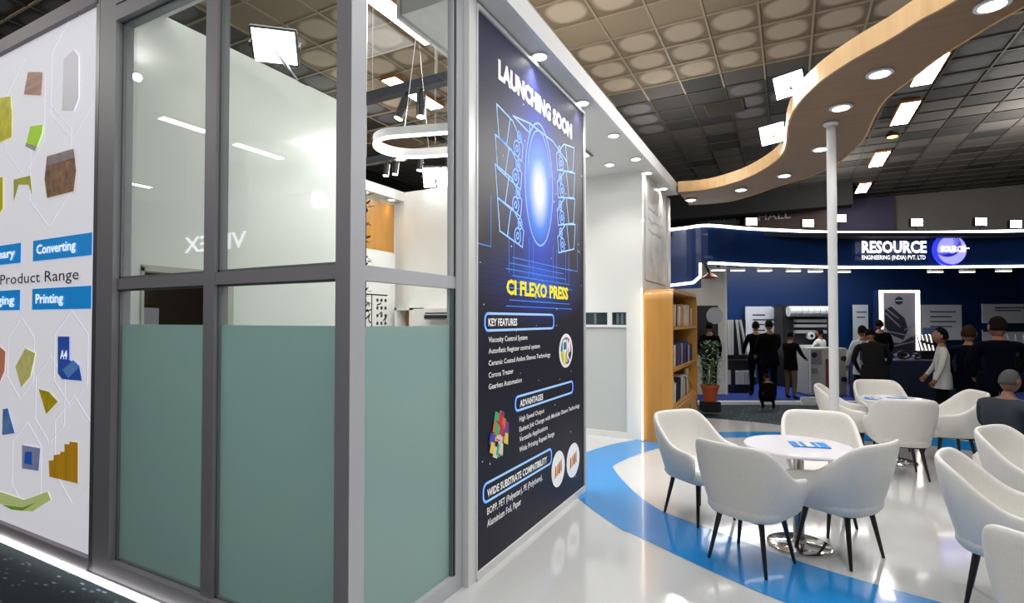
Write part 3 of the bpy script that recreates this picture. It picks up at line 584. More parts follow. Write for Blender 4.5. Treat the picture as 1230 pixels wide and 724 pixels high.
# ------------------------------------------------------------------ rear wall of the stand (Y = 7.44), window and bookcase wall
w2 = MB()
wx0, wx1, wz0, wz1 = -3.3, -2.05, .08, 1.83
w2.box(-6.25, wx0, 7.44, 7.56, 0, 3.94).box(wx1, -1.82, 7.44, 7.56, 0, 3.78).box(wx0, wx1, 7.44, 7.56, 0, wz0).box(wx0, wx1, 7.44, 7.56, wz1, 3.78).box(-1.82, -1.94, 7.56, 9.12, 0, 3.78)
struct(w2.build('wall_rear', WHITE), 'white rear wall of the stand with the side face beyond the passage')
wn = thing('window_1', 'x', 'x', (0, 7.44, 0)); del wn['category']; wn['label'] = 'frosted window with two small clear top panes'; wn['kind'] = 'structure'
xa = [(-2.652,7.44,1.729)[0], (-2.33,7.44,1.728)[0], (-2.262,7.44,1.728)[0], (-2.043,7.44,1.727)[0]]
MB().box(wx0, wx1, .03, .05, wz0, (-2.201,7.44,1.573)[2]).build('frosted_pane', mat('frosted_white_film', rgb(188, 193, 192), .35), wn)
fr = MB().box(wx0, wx1, -.0, .06, (-2.201,7.44,1.573)[2], (-2.201,7.44,1.608)[2]).box(wx0, wx1, 0, .06, (-2.2,7.44,1.787)[2], wz1).box(xa[1], xa[2], .0, .06, (-2.201,7.44,1.608)[2], (-2.2,7.44,1.787)[2])
fr.build('frame', TRIM, wn)
for a, b in ((-3.0, xa[1]), (xa[2], wx1)):
    MB().box(a, b, .03, .04, (-2.201,7.44,1.608)[2], (-2.2,7.44,1.787)[2]).build('clear_pane', mat('dark_window_glass', rgb(34, 52, 62), .05, coat=.5), wn)
    for k in range(3): MB().box(a+.06+k*(b-a)*.3, a+.10+k*(b-a)*.3, .02, .03, (-2.201,7.44,1.62)[2], (-2.2,7.44,1.775)[2]).build('glazing_bar', mat('slate_bar', rgb(96, 106, 112), .4), wn)
tag(MB().box(-1.80, -1.93, 9.15, 9.35, .0, 3.75).build('end_panel', WHITE), 'narrow white end panel beside the blue booth', 'panel')
wp = thing('wall_print', 'pale glossy panel with faded grey print above the bookcase', 'print', (-1.815, 8.2, 0))
MB().box(.0, .012, -.62, .80, 2.25, 3.66).build('sheet', mat('washed_out_print', rgb(216, 220, 220), .5, coat=0, noise=((1, 2.5, 2.5), rgb(176, 182, 184), .16)), wp)
sc = []
random.seed(11)
for k in range(3):
    y = -.45
    while y < .4:
        d = random.uniform(.04, .10); z = 3.3-k*.16; sc.append([(y, z), (y+d*.5, z+random.uniform(-.05, .06)), (y+d, z)]); y += d+.03
strokes(MB(), ('X', .014), sc, .03).build('faded_lettering', mat('faded_ink', rgb(130, 138, 142), .4), wp)

bc = thing('bookcase', 'oak bookcase with rounded corners and open shelves by the white wall', 'bookcase', (-1.80, 7.38, 0))
BY = 2.15; ringo = rrect(0, BY, .0, 2.11, .001, 1)
def ring(r):
    o_ = []; rr = .16
    for cx, cz, a0 in ((BY-rr, 2.11-rr, 0), (rr, 2.11-rr, PI/2)):
        for i in range(7): a = a0+i*PI/12; o_.append((cx+(rr-r)*math.cos(a), cz+(rr-r)*math.sin(a)))
    return [(BY-r, 0)]+o_+[(r, 0)]
ro_, ri_ = ring(0), ring(.05); nn = len(ro_); m_ = MB(); vs = []
for h in (0, .40): vs += [(h, *p) for p in ro_]+[(h, *p) for p in ri_]
fs = []
for i in range(nn-1):
    fs += [(i, i+1, 2*nn+i+1, 2*nn+i), (nn+i, 3*nn+i, 3*nn+i+1, nn+i+1), (2*nn+i, 2*nn+i+1, 3*nn+i+1, 3*nn+i), (i, nn+i, nn+i+1, i+1)]
fs += [(0, 2*nn, 3*nn, nn), (nn-1, 2*nn-1, 4*nn-1, 3*nn-1)]
m_.add(vs, fs).build('carcass', WOOD, bc, smooth=True)
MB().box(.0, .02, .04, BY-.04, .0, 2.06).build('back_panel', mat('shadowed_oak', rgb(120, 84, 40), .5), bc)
SHZ = (.48, 1.0, 1.58)
for z in SHZ: MB().box(.02, .385, .05, BY-.05, z-.04, z).build('shelf', WOOD, bc)
for k in range(3):
    y0 = .05+k*(BY-.1)/3; d = MB().box(.385, .40, y0+.004, y0+(BY-.1)/3-.004, .04, .44).build('door', WOOD, bc)
    MB().box(.402, .42, y0+.55, y0+.565, .22, .36).build('handle', STEEL, d)
MB().box(.02, .39, .05, BY-.05, 0, .04).build('plinth', WOOD, bc)
tag(MB().box(-1.815, -1.803, 7.352, 7.374, .02, 2.12).build('led_strip', LEDW), 'thin warm led strip lighting the left edge of the oak bookcase', 'led strip')
# books
bk_cols = {2: [('tan', (190, 150, 110)), ('cream', (220, 205, 180)), ('brown', (120, 80, 55))], 1: [('blue', (60, 80, 130)), ('white', (215, 215, 215)), ('maroon', (110, 50, 60))], 0: [('yellow', (210, 180, 70)), ('black', (35, 32, 32)), ('white', (215, 210, 200))]}
random.seed(2)
PAPER = mat('paper_block', rgb(225, 218, 200), .8)
def book(loc, th, h, dp, lean, m, label, grp):
    t = thing('book', label, 'book', loc, 0, grp)
    MB().box(-dp, 0, 0, .006, 0, h).box(-dp, 0, th-.006, th, 0, h).box(-.006, 0, 0, th, 0, h).build('cover', m, t); MB().box(-dp+.01, -.007, .0065, th-.0065, .008, h-.008).build('pages', PAPER, t)
    t.rotation_euler = (lean, 0, 0); return t
for r in (2, 1, 0):
    y = 7.38+.08; end = 7.38+BY-.14 if r else 7.38+1.5; sn = {2: 'top', 1: 'middle', 0: 'bottom'}[r]
    bi = 0
    while y < end and bi < 24:
        th = random.uniform(.05, .085); h = random.uniform(.27, .34); k = random.choice(bk_cols[r]); nm, c = k
        ln = random.choice((0, -.10, -.14)) if r != 1 else random.choice((0, -.05))
        bi += 1; pos = ('first', 'second', 'third', 'fourth', 'fifth', 'sixth', 'seventh', 'eighth', 'ninth', 'tenth', 'eleventh', 'twelfth', 'thirteenth', 'fourteenth', 'fifteenth', 'sixteenth', 'seventeenth', 'eighteenth', 'nineteenth', 'twentieth', 'twenty-first', 'twenty-second', 'twenty-third', 'twenty-fourth')[bi-1]
        book((-1.80+.34, y, SHZ[r]+.004+th*math.sin(abs(ln))), th, h, .24, ln, mat('book_cloth_'+nm, rgb(*c), .5), nm+' spined book, '+pos+' from the left on the '+sn+' shelf of the oak bookcase', 'books on the '+sn+' shelf of the bookcase')
        y += th+.035+abs(ln)*.28
vz = thing('ornament', 'small golden vase beside the books on the lowest open shelf', 'ornament', (-1.52, 9.1, .482))
MB().lathe([(.05, 0), (.09, .06), (.10, .14), (.05, .22), (.035, .27), (.05, .30)], 16).build('body', mat('brass_gold', rgb(190, 150, 80), .3, metal=.8), vz, smooth=True)
vz2 = tag(MB().box(-1.56, -1.53, 9.22, 9.42, .482, .86).build('picture_frame', mat('cream_card', rgb(226, 214, 180), .5)), 'cream upright card at the far end of the lowest open shelf', 'card')

# ------------------------------------------------------------------ inside of the glass room
struct(MB().box(-4.1, -4.22, 1.97, 2.135, 0, 3.94).box(-4.1, -4.22, 2.135, 2.83, 2.06, 3.94).box(-4.1, -4.22, 2.83, 4.15, 0, 3.94).build('wall_inner', WHITE), 'white inner wall of the glass room with a doorway')
dr = MB().box(-4.09, -4.23, 2.79, 2.84, 0, 2.06).box(-4.09, -4.23, 2.13, 2.15, 0, 2.06).box(-4.09, -4.23, 2.13, 2.84, 2.03, 2.075)
struct(dr.build('door_1', mat('beige_door_frame', rgb(180, 178, 168), .4)), 'pale frame of the doorway in the inner wall')
struct(MB().box(-6.3, -6.4, 1.98, 4.3, 0, 3.2).box(-6.3, -4.22, 4.2, 4.3, 0, 3.2).box(-6.3, -4.22, 1.98, 4.3, 3.1, 3.2).box(-6.3, -4.2, 1.975, 2.0, 0, 3.2).build('wall_office', mat('brown_office_wall', rgb(92, 76, 58), .6)), 'brown walls of the dim office behind the doorway')
mo = thing('monitor', 'small pale screen in the dim office behind the doorway', 'monitor', (-5.6, 2.95, .74), math.radians(35))
MB().box(-.01, .02, -.22, .22, .72, 1.06).build('screen', mat('dim_screen', rgb(196, 192, 200), .4, emit=.25), mo); MB().box(-.03, -.01, -.24, .24, .70, 1.08).build('casing', BLACK, mo); MB().box(-.03, 0, -.03, .03, .0, .72).box(-.1, .1, -.14, .14, 0, .02).build('stand', GREY, mo)
tag(MB().box(-6.2, -5.25, 2.4, 3.8, 0, .74).build('office_desk', mat('walnut', rgb(70, 50, 36), .4)), 'dark desk in the dim office behind the doorway', 'desk')
tag(MB().box(-6.28, -6.24, 2.2, 3.2, 2.02, 2.05).build('led_strip', LEDW), 'warm light strip glowing inside the dim office', 'led strip')
# cabinet wall W3 and track
struct(MB().box(-6.04, -6.4, 4.4, 7.44, 3.78, 3.94).box(-6.24, -6.4, 5.0, 7.44, 0, 3.78).build('wall_side', WHITE_M), 'white bulkhead and far side wall of the glass room')
tag(MB().box(-6.235, -6.22, 5.2, 7.38, .0, 3.72).build('wood_panel', WOOD), 'golden oak wall panel seen through the side glass pane', 'panel')
wb = thing('display_board', 'white display board with black line drawings in front of the oak panel', 'board', (-6.16, 6.6, 0))
pts = rrect(-.9, .70, 1.30, 2.85, .08, 4)
MB().prism(pts, 0, .03, 'x').build('board', WHITE, wb)
bl = []
random.seed(9)
for k in range(16):
    u = random.uniform(-.5, .45); z = random.uniform(1.62, 2.0); bl.append([(u, z), (u+random.uniform(-.1, .1), z+random.uniform(-.1, .1)), (u+random.uniform(-.08, .08), z)])
for k in range(3):
    for j in range(4): bl.append(ell(.36+k*.1-.1, 1.62+j*.13, .018, .018, 6))
bl += [[(-.6, 2.1), (.5, 2.1)], [(-.6, 1.56), (.6, 1.56)], [(.12, 1.56), (.12, 2.08)]]
strokes(MB(), ('X', .032), bl, .022).build('line_drawing', INKD, wb)
for y, q_ in ((6.55, 'left'), (7.2, 'right')): downlight((-6.13, y, 3.779), q_+' one of the two small warm downlights over the oak panel', 'bulkhead downlights', 6, .05, (1, .8, .5))
# foliage strip
tp = thing('tall_plant', 'slim dark leaved plant at the left edge of the side glass pane', 'plant', (-5.55, 5.95, 0))
MB().tube((0, 0, .2), (0, 0, 3.6), .012).build('stem', DARKWOOD, tp); MB().lathe([(.12, 0), (.16, .3), (.15, .3), (.0, .27)], 16).build('pot', BLACK, tp)
lf = MB(); random.seed(4)
for k in range(110):
    z = random.uniform(1.5, 3.6); a = random.uniform(0, 2*PI); l = random.uniform(.08, .16); d = Vector((math.cos(a), math.sin(a), random.uniform(-.4, .5))); c = Vector((0, 0, z)); s_ = d.cross(Vector((0, 0, 1))).normalized()*.025
    lf.add([c, c+d*l*.5+s_, c+d*l, c+d*l*.5-s_], [(0, 1, 2, 3)])
lo = lf.build('leaves', mat('near_black_leaf', rgb(24, 34, 26), .5), tp); lo['kind'] = 'stuff'
# wall cabinet
wc = thing('wall_cabinet', 'white wall cabinet with an oak niche on the rear wall seen through glass', 'cabinet', (0, 7.44, 0))
a, b = (-6.001,7.3,1.883), (-5.604,7.3,1.51); c, d = (-5.605,7.3,1.865), (-4.776,7.3,1.53)
MB().box(c[0], d[0]+.3, -.30, -.0, d[2]-.4, c[2]).box(a[0], c[0], -.30, 0, b[2]-.4, b[2]).box(a[0], a[0]+.05, -.30, 0, b[2], a[2]).box(a[0], c[0], -.30, 0, a[2]-.04, a[2]).box(c[0]-.08, c[0], -.30, 0, b[2], a[2]).build('body', WHITE, wc)
MB().box(a[0]+.05, c[0]-.08, -.05, -.0, b[2], a[2]-.04).build('niche', WOOD, wc)
pr_ = thing('printer', 'low grey printer on the white cabinet front seen through glass', 'printer', (0, 0, 0))
e, g = (-5.244,7.05,1.816), (-4.755,7.05,1.68)
MB().box(e[0], g[0], 6.95, 7.14, g[2], e[2]-.04).build('body', GREY, pr_, bevel=.01); MB().box(e[0]+.03, g[0]-.03, 6.93, 6.95, g[2]+.02, e[2]-.06).build('tray', INKD, pr_); MB().box(e[0]+.02, g[0]-.02, 6.97, 7.12, e[2]-.04, e[2]-.02).build('lid', BLACK, pr_)
# track with spotlights
def track(y, z, x0, x1, label):
    t = thing('light_track', label, 'track', ((x0+x1)/2, y, z)); h = (x1-x0)/2
    MB().box(-h, h, -.05, .05, -.05, .05).build('beam', mat('blue_black_steel', rgb(26, 34, 46), .5), t)
    for s_ in (-.8, 0, .8): MB().tube((s_*h, 0, .05), (s_*h, 0, HZ-z-.02), .006).build('wire', STEEL, t)
track(4.42, 4.12, -4.25, -2.1, 'dark track beam crossing the glass room below the ceiling lights')
track(6.3, 4.16, -6.2, -2.9, 'farther dark track beam near the oval pendant light')
def spot(p, ln, r, tilt, label, watts, d=(0, 0, 0)):
    t = thing('track_spotlight', label, 'spotlight', p, 0, 'black track spotlights')
    a = Vector((math.sin(tilt)*math.cos(YAW), math.sin(tilt)*math.sin(YAW), -math.cos(tilt)))
    MB().tube((0, 0, .02), (0, 0, -.02), .012).build('bracket', BLACK, t)
    MB().tube((0, 0, -.02), a*ln, r, r, 16).build('barrel', BLACK, t, smooth=True)
    MB().tube(a*ln, a*(ln+.01), r*.85, r*.85, 16).build('lens', DOWN, t)
    l = bpy.data.lights.new('lamp', 'SPOT'); l.energy = watts; l.spot_size = math.radians(100); l.spot_blend = .8; l.shadow_soft_size = .04
    o = bpy.data.objects.new('lamp', l); COL.objects.link(o); o.parent = t; o.location = a*(ln+.04); o.rotation_euler = (0, -tilt, YAW)
p = (-3.556,4.42,4); spot((p[0], 4.42, 4.05), .26, .05, -.35, 'left one of the two large black track spotlights behind the side pane', 8)
p = (-3.371,4.42,3.99); spot((p[0], 4.42, 4.05), .26, .05, 0, 'right one of the two large black track spotlights behind the side pane', 8)
for x, lb in ((465, 'small black spotlight at the left end of the farther track'), (476, 'small black spotlight hanging beside the leftmost far one'), (505.5, 'small pale spotlight of the far track next to the floodlight')):
    p = {465: (-5.449,6.3,4.03), 476: (-5.27,6.3,4.006), 505.5: (-4.808,6.3,3.944)}[x]; spot((p[0], 6.3, 4.09), .2, .045, -.1, lb, 8)
# oval pendant
op = thing('oval_pendant', 'white oval ring pendant light with bright inner edge', 'pendant light', (0, 0, 0))
tip = Vector((-3.603,4.005,3.391)); dr_ = Vector((math.cos(math.radians(16)), math.sin(math.radians(16)), 0)); dn = Vector((-dr_.y, dr_.x, 0)); zc = 3.37
def stad(L_, R_, n=14):
    o_ = []
    for i in range(n+1): a = -PI/2-PI*i/n; o_.append((R_*math.cos(a), R_*math.sin(a)))
    for i in range(n+1): a = PI/2-PI*i/n; o_.append((L_+R_*math.cos(a), R_*math.sin(a)))
    return o_
R_ = .33; L_ = 1.0; O_ = stad(L_, R_); I_ = stad(L_, R_-.035); org = Vector((tip.x, tip.y, 0))+dr_*R_
op.location = (org.x, org.y, zc); op.rotation_euler = (0, 0, math.radians(16)); n = len(O_)
def band(o_, i_, z0, z1):
    vs = [(x, y, z0) for x, y in o_]+[(x, y, z0) for x, y in i_]+[(x, y, z1) for x, y in o_]+[(x, y, z1) for x, y in i_]; fs = []
    for i in range(n):
        j = (i+1) % n; fs += [(i, j, n+j, n+i), (2*n+i, 3*n+i, 3*n+j, 2*n+j), (i, 2*n+i, 2*n+j, j), (n+i, n+j, 3*n+j, 3*n+i)]
    return MB().add(vs, fs)
band(O_, I_, 0, .075).build('ring', TRIM, op, smooth=True); band(stad(L_, R_-.002), stad(L_, R_-.033), -.02, -.001).build('diffuser', LED, op)
for x in (.1, .9): MB().tube((x, R_-.02, .07), (x+.0, 0, 1.2), .003).tube((x, -R_+.02, .07), (x, 0, 1.2), .003).tube((x, 0, 1.2), (x, 0, HZ-zc-.02), .003).build('wire', STEEL, op)
# floodlights
def flood(p, aim, size, label, stem=None):
    t = thing('floodlight', label, 'floodlight', p)
    d = (Vector(aim)-Vector(p)).normalized(); q = d.to_track_quat('-Z', 'Y'); t.rotation_mode = 'QUATERNION'; t.rotation_quaternion = q
    h = size/2
    MB().box(-h, h, -h*.8, h*.8, 0, .05).build('housing', BLACK, t, bevel=.008); MB().box(-h*.9, h*.9, -h*.7, h*.7, -.008, .0).build('lens', FLOOD, t)
    MB().box(-h-.02, -h, -.02, .02, -.01, .14).box(h, h+.02, -.02, .02, -.01, .14).box(-h-.02, h+.02, -.02, .02, .13, .15).build('bracket', BLACK, t)
    if stem:
        mb = MB().tube((0, 0, -.02), stem, .018, .018, 8); mb.box(stem[0]-.06, stem[0]+.06, stem[1]-.06, stem[1]+.06, stem[2]-.002, stem[2]+.012)
        qi = q.inverted(); off = qi@Vector((0, 0, 0)); mb.v = [tuple(qi@Vector(v)+Vector((0, 0, .14))*1.0) if False else tuple(qi@Vector(v)) for v in mb.v]; mb.build('mount', BLACK, t)
    l = bpy.data.lights.new('lamp', 'AREA'); l.energy = 30; l.size = size*.8; o = bpy.data.objects.new('lamp', l); COL.objects.link(o); o.parent = t; o.location = (0, 0, -.03)
    return t
flood((-4.374,3.437,4.312), (-2.4, 1.2, 1.6), .42, 'bright floodlight above the inner wall seen through the front glass', (.22, .1, 3.945-4.32))
flood((-5.374,7.45,4.128), (-3, 2, 1.5), .46, 'bright floodlight over the rear wall seen through the side pane', (0, .05, 3.945-((-5.374,7.45,4.128)[2])))

# ------------------------------------------------------------------ wooden ribbon canopy
le_ = [(-1.60, 8.96), (-1.12, 8.99), (-.60, 8.62), (-.26, 8.10), (-.06, 7.58), (0, 7.05), (.02, 6.4), (.10, 5.86), (.26, 5.40), (.47, 5.06), (.70, 4.79), (.845, 4.58), (1.0, 4.41), (1.5, 3.7), (2.0, 2.9), (2.3, 1.8)]
ri = [(-1.60, 10.06), (-1.01, 10.12), (-.56, 9.80), (-.12, 9.28), (.28, 8.88), (.60, 8.22), (.77, 7.39), (.79, 6.56), (.83, 6.06), (.96, 5.66), (1.06, 5.35), (1.17, 5.12), (1.41, 4.70), (1.95, 4.05), (2.6, 3.2), (3.1, 1.9)]
A_ = spline(le_, 4); B_ = spline(ri, 4); rb = thing('ribbon_canopy', 'winding oak ribbon canopy curving overhead from the white soffit', 'canopy', (0, 7, 3.78))
n = len(A_); m_ = MB(); vs = [(x, y-7, 0) for x, y in A_]+[(x, y-7, 0) for x, y in B_]+[(x, y-7, .155) for x, y in A_]+[(x, y-7, .155) for x, y in B_]
m_.add(vs, [(i, n+i, n+i+1, i+1) for i in range(n-1)]+[(2*n+i, 2*n+i+1, 3*n+i+1, 3*n+i) for i in range(n-1)]); m_.build('underside', WOODC, rb)
def edgeband(P, s_):
    q = MB(); k = len(P)
    Q = []
    for i in range(k):
        a, b = Vector(P[max(0, i-1)]), Vector(P[min(k-1, i+1)]); t_ = (b-a).normalized(); nv = Vector((-t_.y, t_.x))*s_; Q.append((P[i][0]+nv.x*.02, P[i][1]+nv.y*.02))
    vs = [(x, y-7, -.005) for x, y in P]+[(x, y-7, -.005) for x, y in Q]+[(x, y-7, .165) for x, y in P]+[(x, y-7, .165) for x, y in Q]
    fs = []
    for i in range(k-1): fs += [(i, i+1, k+i+1, k+i), (2*k+i, 3*k+i, 3*k+i+1, 2*k+i+1), (k+i, k+i+1, 3*k+i+1, 3*k+i), (i, 2*k+i, 2*k+i+1, i+1)]
    q.add(vs, fs).build('edge_band', WOODL, rb)
edgeband(A_, -1); edgeband(B_, 1)
for k, (x, y) in enumerate(((-1.50, 9.62), (-.67, 9.235), (-.046, 8.62), (.36, 7.48), (.47, 6.105), (.70, 5.41), (1.214, 4.567))):
    lb = ('first canopy downlight beside the white soffit end', 'second canopy downlight counting from the white soffit end', 'canopy downlight at the middle of the far bend', 'canopy downlight just left of the white pole', 'canopy downlight just behind the top of the white pole', 'canopy downlight on the wide near part of the ribbon', 'nearest canopy downlight at the upper right corner')[k]
    downlight((x, y, 3.775), lb, 'downlights under the oak ribbon', DOWN_W*1.3, .075)
flood((0.021,5.939,4.022), (-1.4, 2.5, 2.2), .30, 'upper floodlight clamped on the outer edge of the oak ribbon', (.16, .08, -.12))
flood((-0.164,7.366,4.004), (-1.8, 3.2, 2.2), .32, 'lower floodlight clamped on the outer edge of the oak ribbon', (.16, .08, -.10))
pole = thing('support_pole', 'white round pole holding up the oak ribbon canopy', 'pole', (.413, 6.56, 0))
MB().lathe([(.045, 0), (.045, 3.76)], 20).build('shaft', TRIM, pole, smooth=True); MB().lathe([(.06, 3.745), (.075, 3.76), (.075, 3.774)], 20).build('top_flange', TRIM, pole); MB().lathe([(.09, 0.003), (.09, .012), (.05, .02)], 20).build('base_plate', TRIM, pole)

# ------------------------------------------------------------------ chairs
def chair_shell():
    path = []
    for i in range(5): path.append((.295-.012*(4-i)/4*0, .235-.075*i))        # right arm, front to back
    for i in range(1, 12):
        a = PI/2*0 - PI*i/12; path.append((.295*math.copysign(abs(math.cos(a))**.72, math.cos(a)), -.065+.225*math.copysign(abs(math.sin(a))**.80, math.sin(a))))
    for i in range(5): path.append((-.295, -.065+.075*i))
    P = [Vector(p) for p in path]; n = len(P); vs = []; fs = []; T = 7
    for k, p in enumerate(P):
        t_ = (P[min(n-1, k+1)]-P[max(0, k-1)]).normalized(); nv = Vector((t_.y, -t_.x))
        if nv.dot(p-Vector((0, .05))) < 0: nv = -nv
        y = p.y
        # rim height: high back, scooped sides, low arms
        q = min(1, max(0, (y+.26)/.30)); q = q*q*(3-2*q); rim = .855-.245*q - .02*max(0, (y-.1)/.14)
        endf = 1 if .001 < k < n-1 else .86
        base = .345; loop = []
        def P2(t, off):
            s_ = .80+.20*math.sin(PI/2*min(1, t*1.25)); lean = -.055*(t**1.5)*max(0, min(1, (-y)/.2))
            flare = .015*t*(1 if abs(p.x) > .2 else .3)
            q_ = p*s_+nv*(flare-off); return (q_.x, q_.y*1.0+lean)
        for j in range(T):
            t = j/(T-1); x_, y_ = P2(t, 0); loop.append((x_, y_, base+(rim-base)*t*.985))
        x_, y_ = P2(1, .022); loop.append((x_, y_, rim+.010))
        for j in range(T-1, -1, -1):
            t = j/(T-1); x_, y_ = P2(t, .044); loop.append((x_, y_, base+(rim-base)*t*.975))
        if endf != 1:
            c = sum((Vector(v) for v in loop), Vector())/len(loop); loop = [tuple(c+(Vector(v)-c)*Vector((1, 1, 1)).x*.86) if False else ((v[0]-c.x)*.55+c.x, v[1]+.012, (v[2]-c.z)*.97+c.z) for v in loop]
        vs += loop
    m_ = 2*T+1
    for k in range(n-1):
        for j in range(m_): fs.append((k*m_+j, k*m_+(j+1) % m_, (k+1)*m_+(j+1) % m_, (k+1)*m_+j))
    fs += [tuple(range(m_))[::-1], tuple(range((n-1)*m_, n*m_))]
    return MB().add(vs, fs), P
def make_chair():
    t = thing('armchair', 'x', 'chair', (0, 0, 0), 0, 'white upholstered armchairs at the round tables')
    s_, P = chair_shell(); s_.build('shell', LEATHER, t, smooth=True, sub=1)
    pts = [(p.x*.86, p.y*.86-.0) for p in P]; pts = [(x, min(y, .20)) for x, y in pts]
    fr_ = [(-.215, .245), (-.10, .262), (.10, .262), (.215, .245)]
    poly = pts+fr_
    c = MB(); N_ = len(poly); lv = [(.76, .335), (.92, .345), (1.0, .375), (1.0, .43), (.95, .455), (.6, .468), (.2, .47)]
    vs = []; cyy = .02
    for sc_, z in lv: vs += [(x*sc_, (y-cyy)*sc_+cyy, z) for x, y in poly]
    fs = []
    for k in range(len(lv)-1): fs += [(k*N_+i, k*N_+(i+1) % N_, (k+1)*N_+(i+1) % N_, (k+1)*N_+i) for i in range(N_)]
    fs += [tuple(range(N_))[::-1], tuple(range((len(lv)-1)*N_, len(lv)*N_))]
    c.add(vs, fs).build('seat_cushion', LEATHER, t, smooth=True)
    for sx_, sy_ in ((1, 1), (-1, 1), (1, -1), (-1, -1)):
        MB().tube((sx_*.145, sy_*.14, .345), (sx_*.205, sy_*.195, .0), .020, .0105, 12).build('leg', DARKWOOD, t, smooth=True)
    MB().box(-.16, .16, -.16, .16, .322, .338).build('under_frame', BLACK, t)
    return t
ch0 = make_chair(); first = [True]
def place_chair(x, y, face, label):
    """face = direction (dx, dy) the sitter would look"""
    rz = math.atan2(face[1], face[0])-PI/2
    if first[0]: first[0] = False; ch0.location = (x, y, .002); ch0.rotation_euler = (0, 0, rz); ch0['label'] = label; return ch0
    return dup(ch0, (x, y, .002), rz, label)
place_chair(-.70, 4.80, (.80, -.60), 'white armchair on the left of the near table, closest to the bookcase')
place_chair(-.25, 4.09, (.42, .90), 'white armchair with its back to us at the near table, left front')
place_chair(.30, 4.50, (-.80, .52), 'white armchair with its back to us at the near table, right side')
place_chair(.24, 5.26, (.12, -1), 'white armchair facing us behind the near table')
place_chair(.61, 7.76, (1, -.1), 'white armchair seen side on behind the white pole at the far table')
place_chair(1.10, 8.50, (.25, -1), 'white armchair facing us behind the far table')
place_chair(1.05, 7.08, (-.12, 1), 'white armchair with its back to us in front of the far table')
place_chair(1.64, 7.88, (-1, -.18), 'white armchair on the right of the far table beside the seated man')
place_chair(1.13, 4.09, (.944, -.297), 'large white armchair seen from above at the right edge, nearest the near table')
place_chair(1.60, 5.18, (.75, -.55), 'white armchair at the right edge in front of the seated man')
place_chair(1.07, 2.94, (.55, .83), 'nearest white armchair cut off by the lower right corner')
ps_ = thing('pouffe', 'low round white pouffe under the seated person at the right edge', 'stool', (1.73, 6.43, 0))
MB().lathe([(.0, .0), (.20, .0), (.215, .03), (.215, .40), (.19, .43), (.0, .44)], 24).build('cushion', LEATHER, ps_, smooth=True); MB().lathe([(.217, .19), (.222, .2), (.217, .21)], 24).build('seam', GREY, ps_)

# ------------------------------------------------------------------ tables with brochures
def make_table(x, y, label):
    t = thing('round_table', label, 'table', (x, y, 0), 0, 'round white cafe tables')
    MB().lathe([(.0, .716), (.355, .716), (.372, .722), (.375, .732), (.370, .74), (.0, .741)], 48).build('tabletop', mat('white_table_laminate', rgb(224, 222, 230), .22, coat=.2), t, smooth=True)
    MB().lathe([(.038, .03), (.038, .70), (.09, .702), (.09, .716)], 20).build('post', STEEL, t, smooth=True)
    MB().lathe([(.215, .003), (.217, .012), (.205, .018), (.10, .026), (.05, .032), (.038, .05)], 36).build('base', CHROME, t, smooth=True)
    return t
make_table(.05, 4.535, 'near round white table on a polished steel post')
make_table(1.10, 7.70, 'far round white table surrounded by four armchairs')
def brochure(x, y, rz, label, sc_=1.0):
    t = thing('brochure', label, 'brochure', (x, y, .7425), rz); h, w_ = .085*sc_, .125*sc_
    MB().box(-w_, w_, -h, h, 0, .006).build('cover', mat('brochure_blue', rgb(20, 130, 210), .35), t)
    MB().box(-w_*.25, w_*.15, -h+.004, h-.004, .006, .0065).box(-w_*.62, -w_*.50, -h+.004, h-.004, .006, .0065).box(w_*.40, w_*.46, -h+.004, h-.004, .006, .0065).build('white_stripes', OFFW, t)
brochure(*(0.124,4.572,0.742)[:2], YAW-.25, 'blue brochure with white stripes lying on the near table')
brochure(*(0.919,7.609,0.742)[:2], YAW-.5, 'blue brochure lying on the left of the far table')
brochure(*(1.133,7.795,0.742)[:2], YAW+.3, 'second leaflet lying on the far table beside the rear chair', .7)

# ------------------------------------------------------------------ potted plant on a black box
px0 = (-1.303,10.358,-0.092)
bxp = tag(MB().box(-.15, .15, -.14, .14, 0, .19).build('plant_stand', BLACK, None, bevel=.01, loc=(px0[0], px0[1], -.0), rot=YAW), 'low black box under the potted plant beside the bookcase', 'stand')
bxp.location.z = .0
pp = thing('potted_plant', 'bushy green plant in a terracotta pot beside the bookcase', 'plant', (px0[0], px0[1], .191))
MB().lathe([(.10, 0), (.15, .25), (.165, .25), (.165, .30), (.145, .30), (.13, .27), (0, .27)], 20).build('pot', POTM, pp, smooth=True)
lf = MB(); random.seed(8)
for k in range(9):
    a = random.uniform(0, 2*PI); MB().tube((0, 0, .25), (.10*math.cos(a), .10*math.sin(a), random.uniform(.6, .95)), .006, .003, 5).build('stem', LEAF, pp)
for k in range(520):
    a = random.uniform(0, 2*PI); z = random.uniform(.30, 1.10); r = random.uniform(.02, .20)*(1.15-.5*abs(z-.6)); l = random.uniform(.06, .11); c = Vector((r*math.cos(a), r*math.sin(a), z))
    d = Vector((math.cos(a+random.uniform(-.8, .8)), math.sin(a+random.uniform(-.8, .8)), random.uniform(-.6, .7))).normalized(); s_ = d.cross(Vector((0, 0, 1))).normalized()*.018
    lf.add([c, c+d*l*.5+s_, c+d*l, c+d*l*.5-s_], [(0, 1, 2, 3)])
lo = lf.build('leaves', LEAF, pp); lo['kind'] = 'stuff'

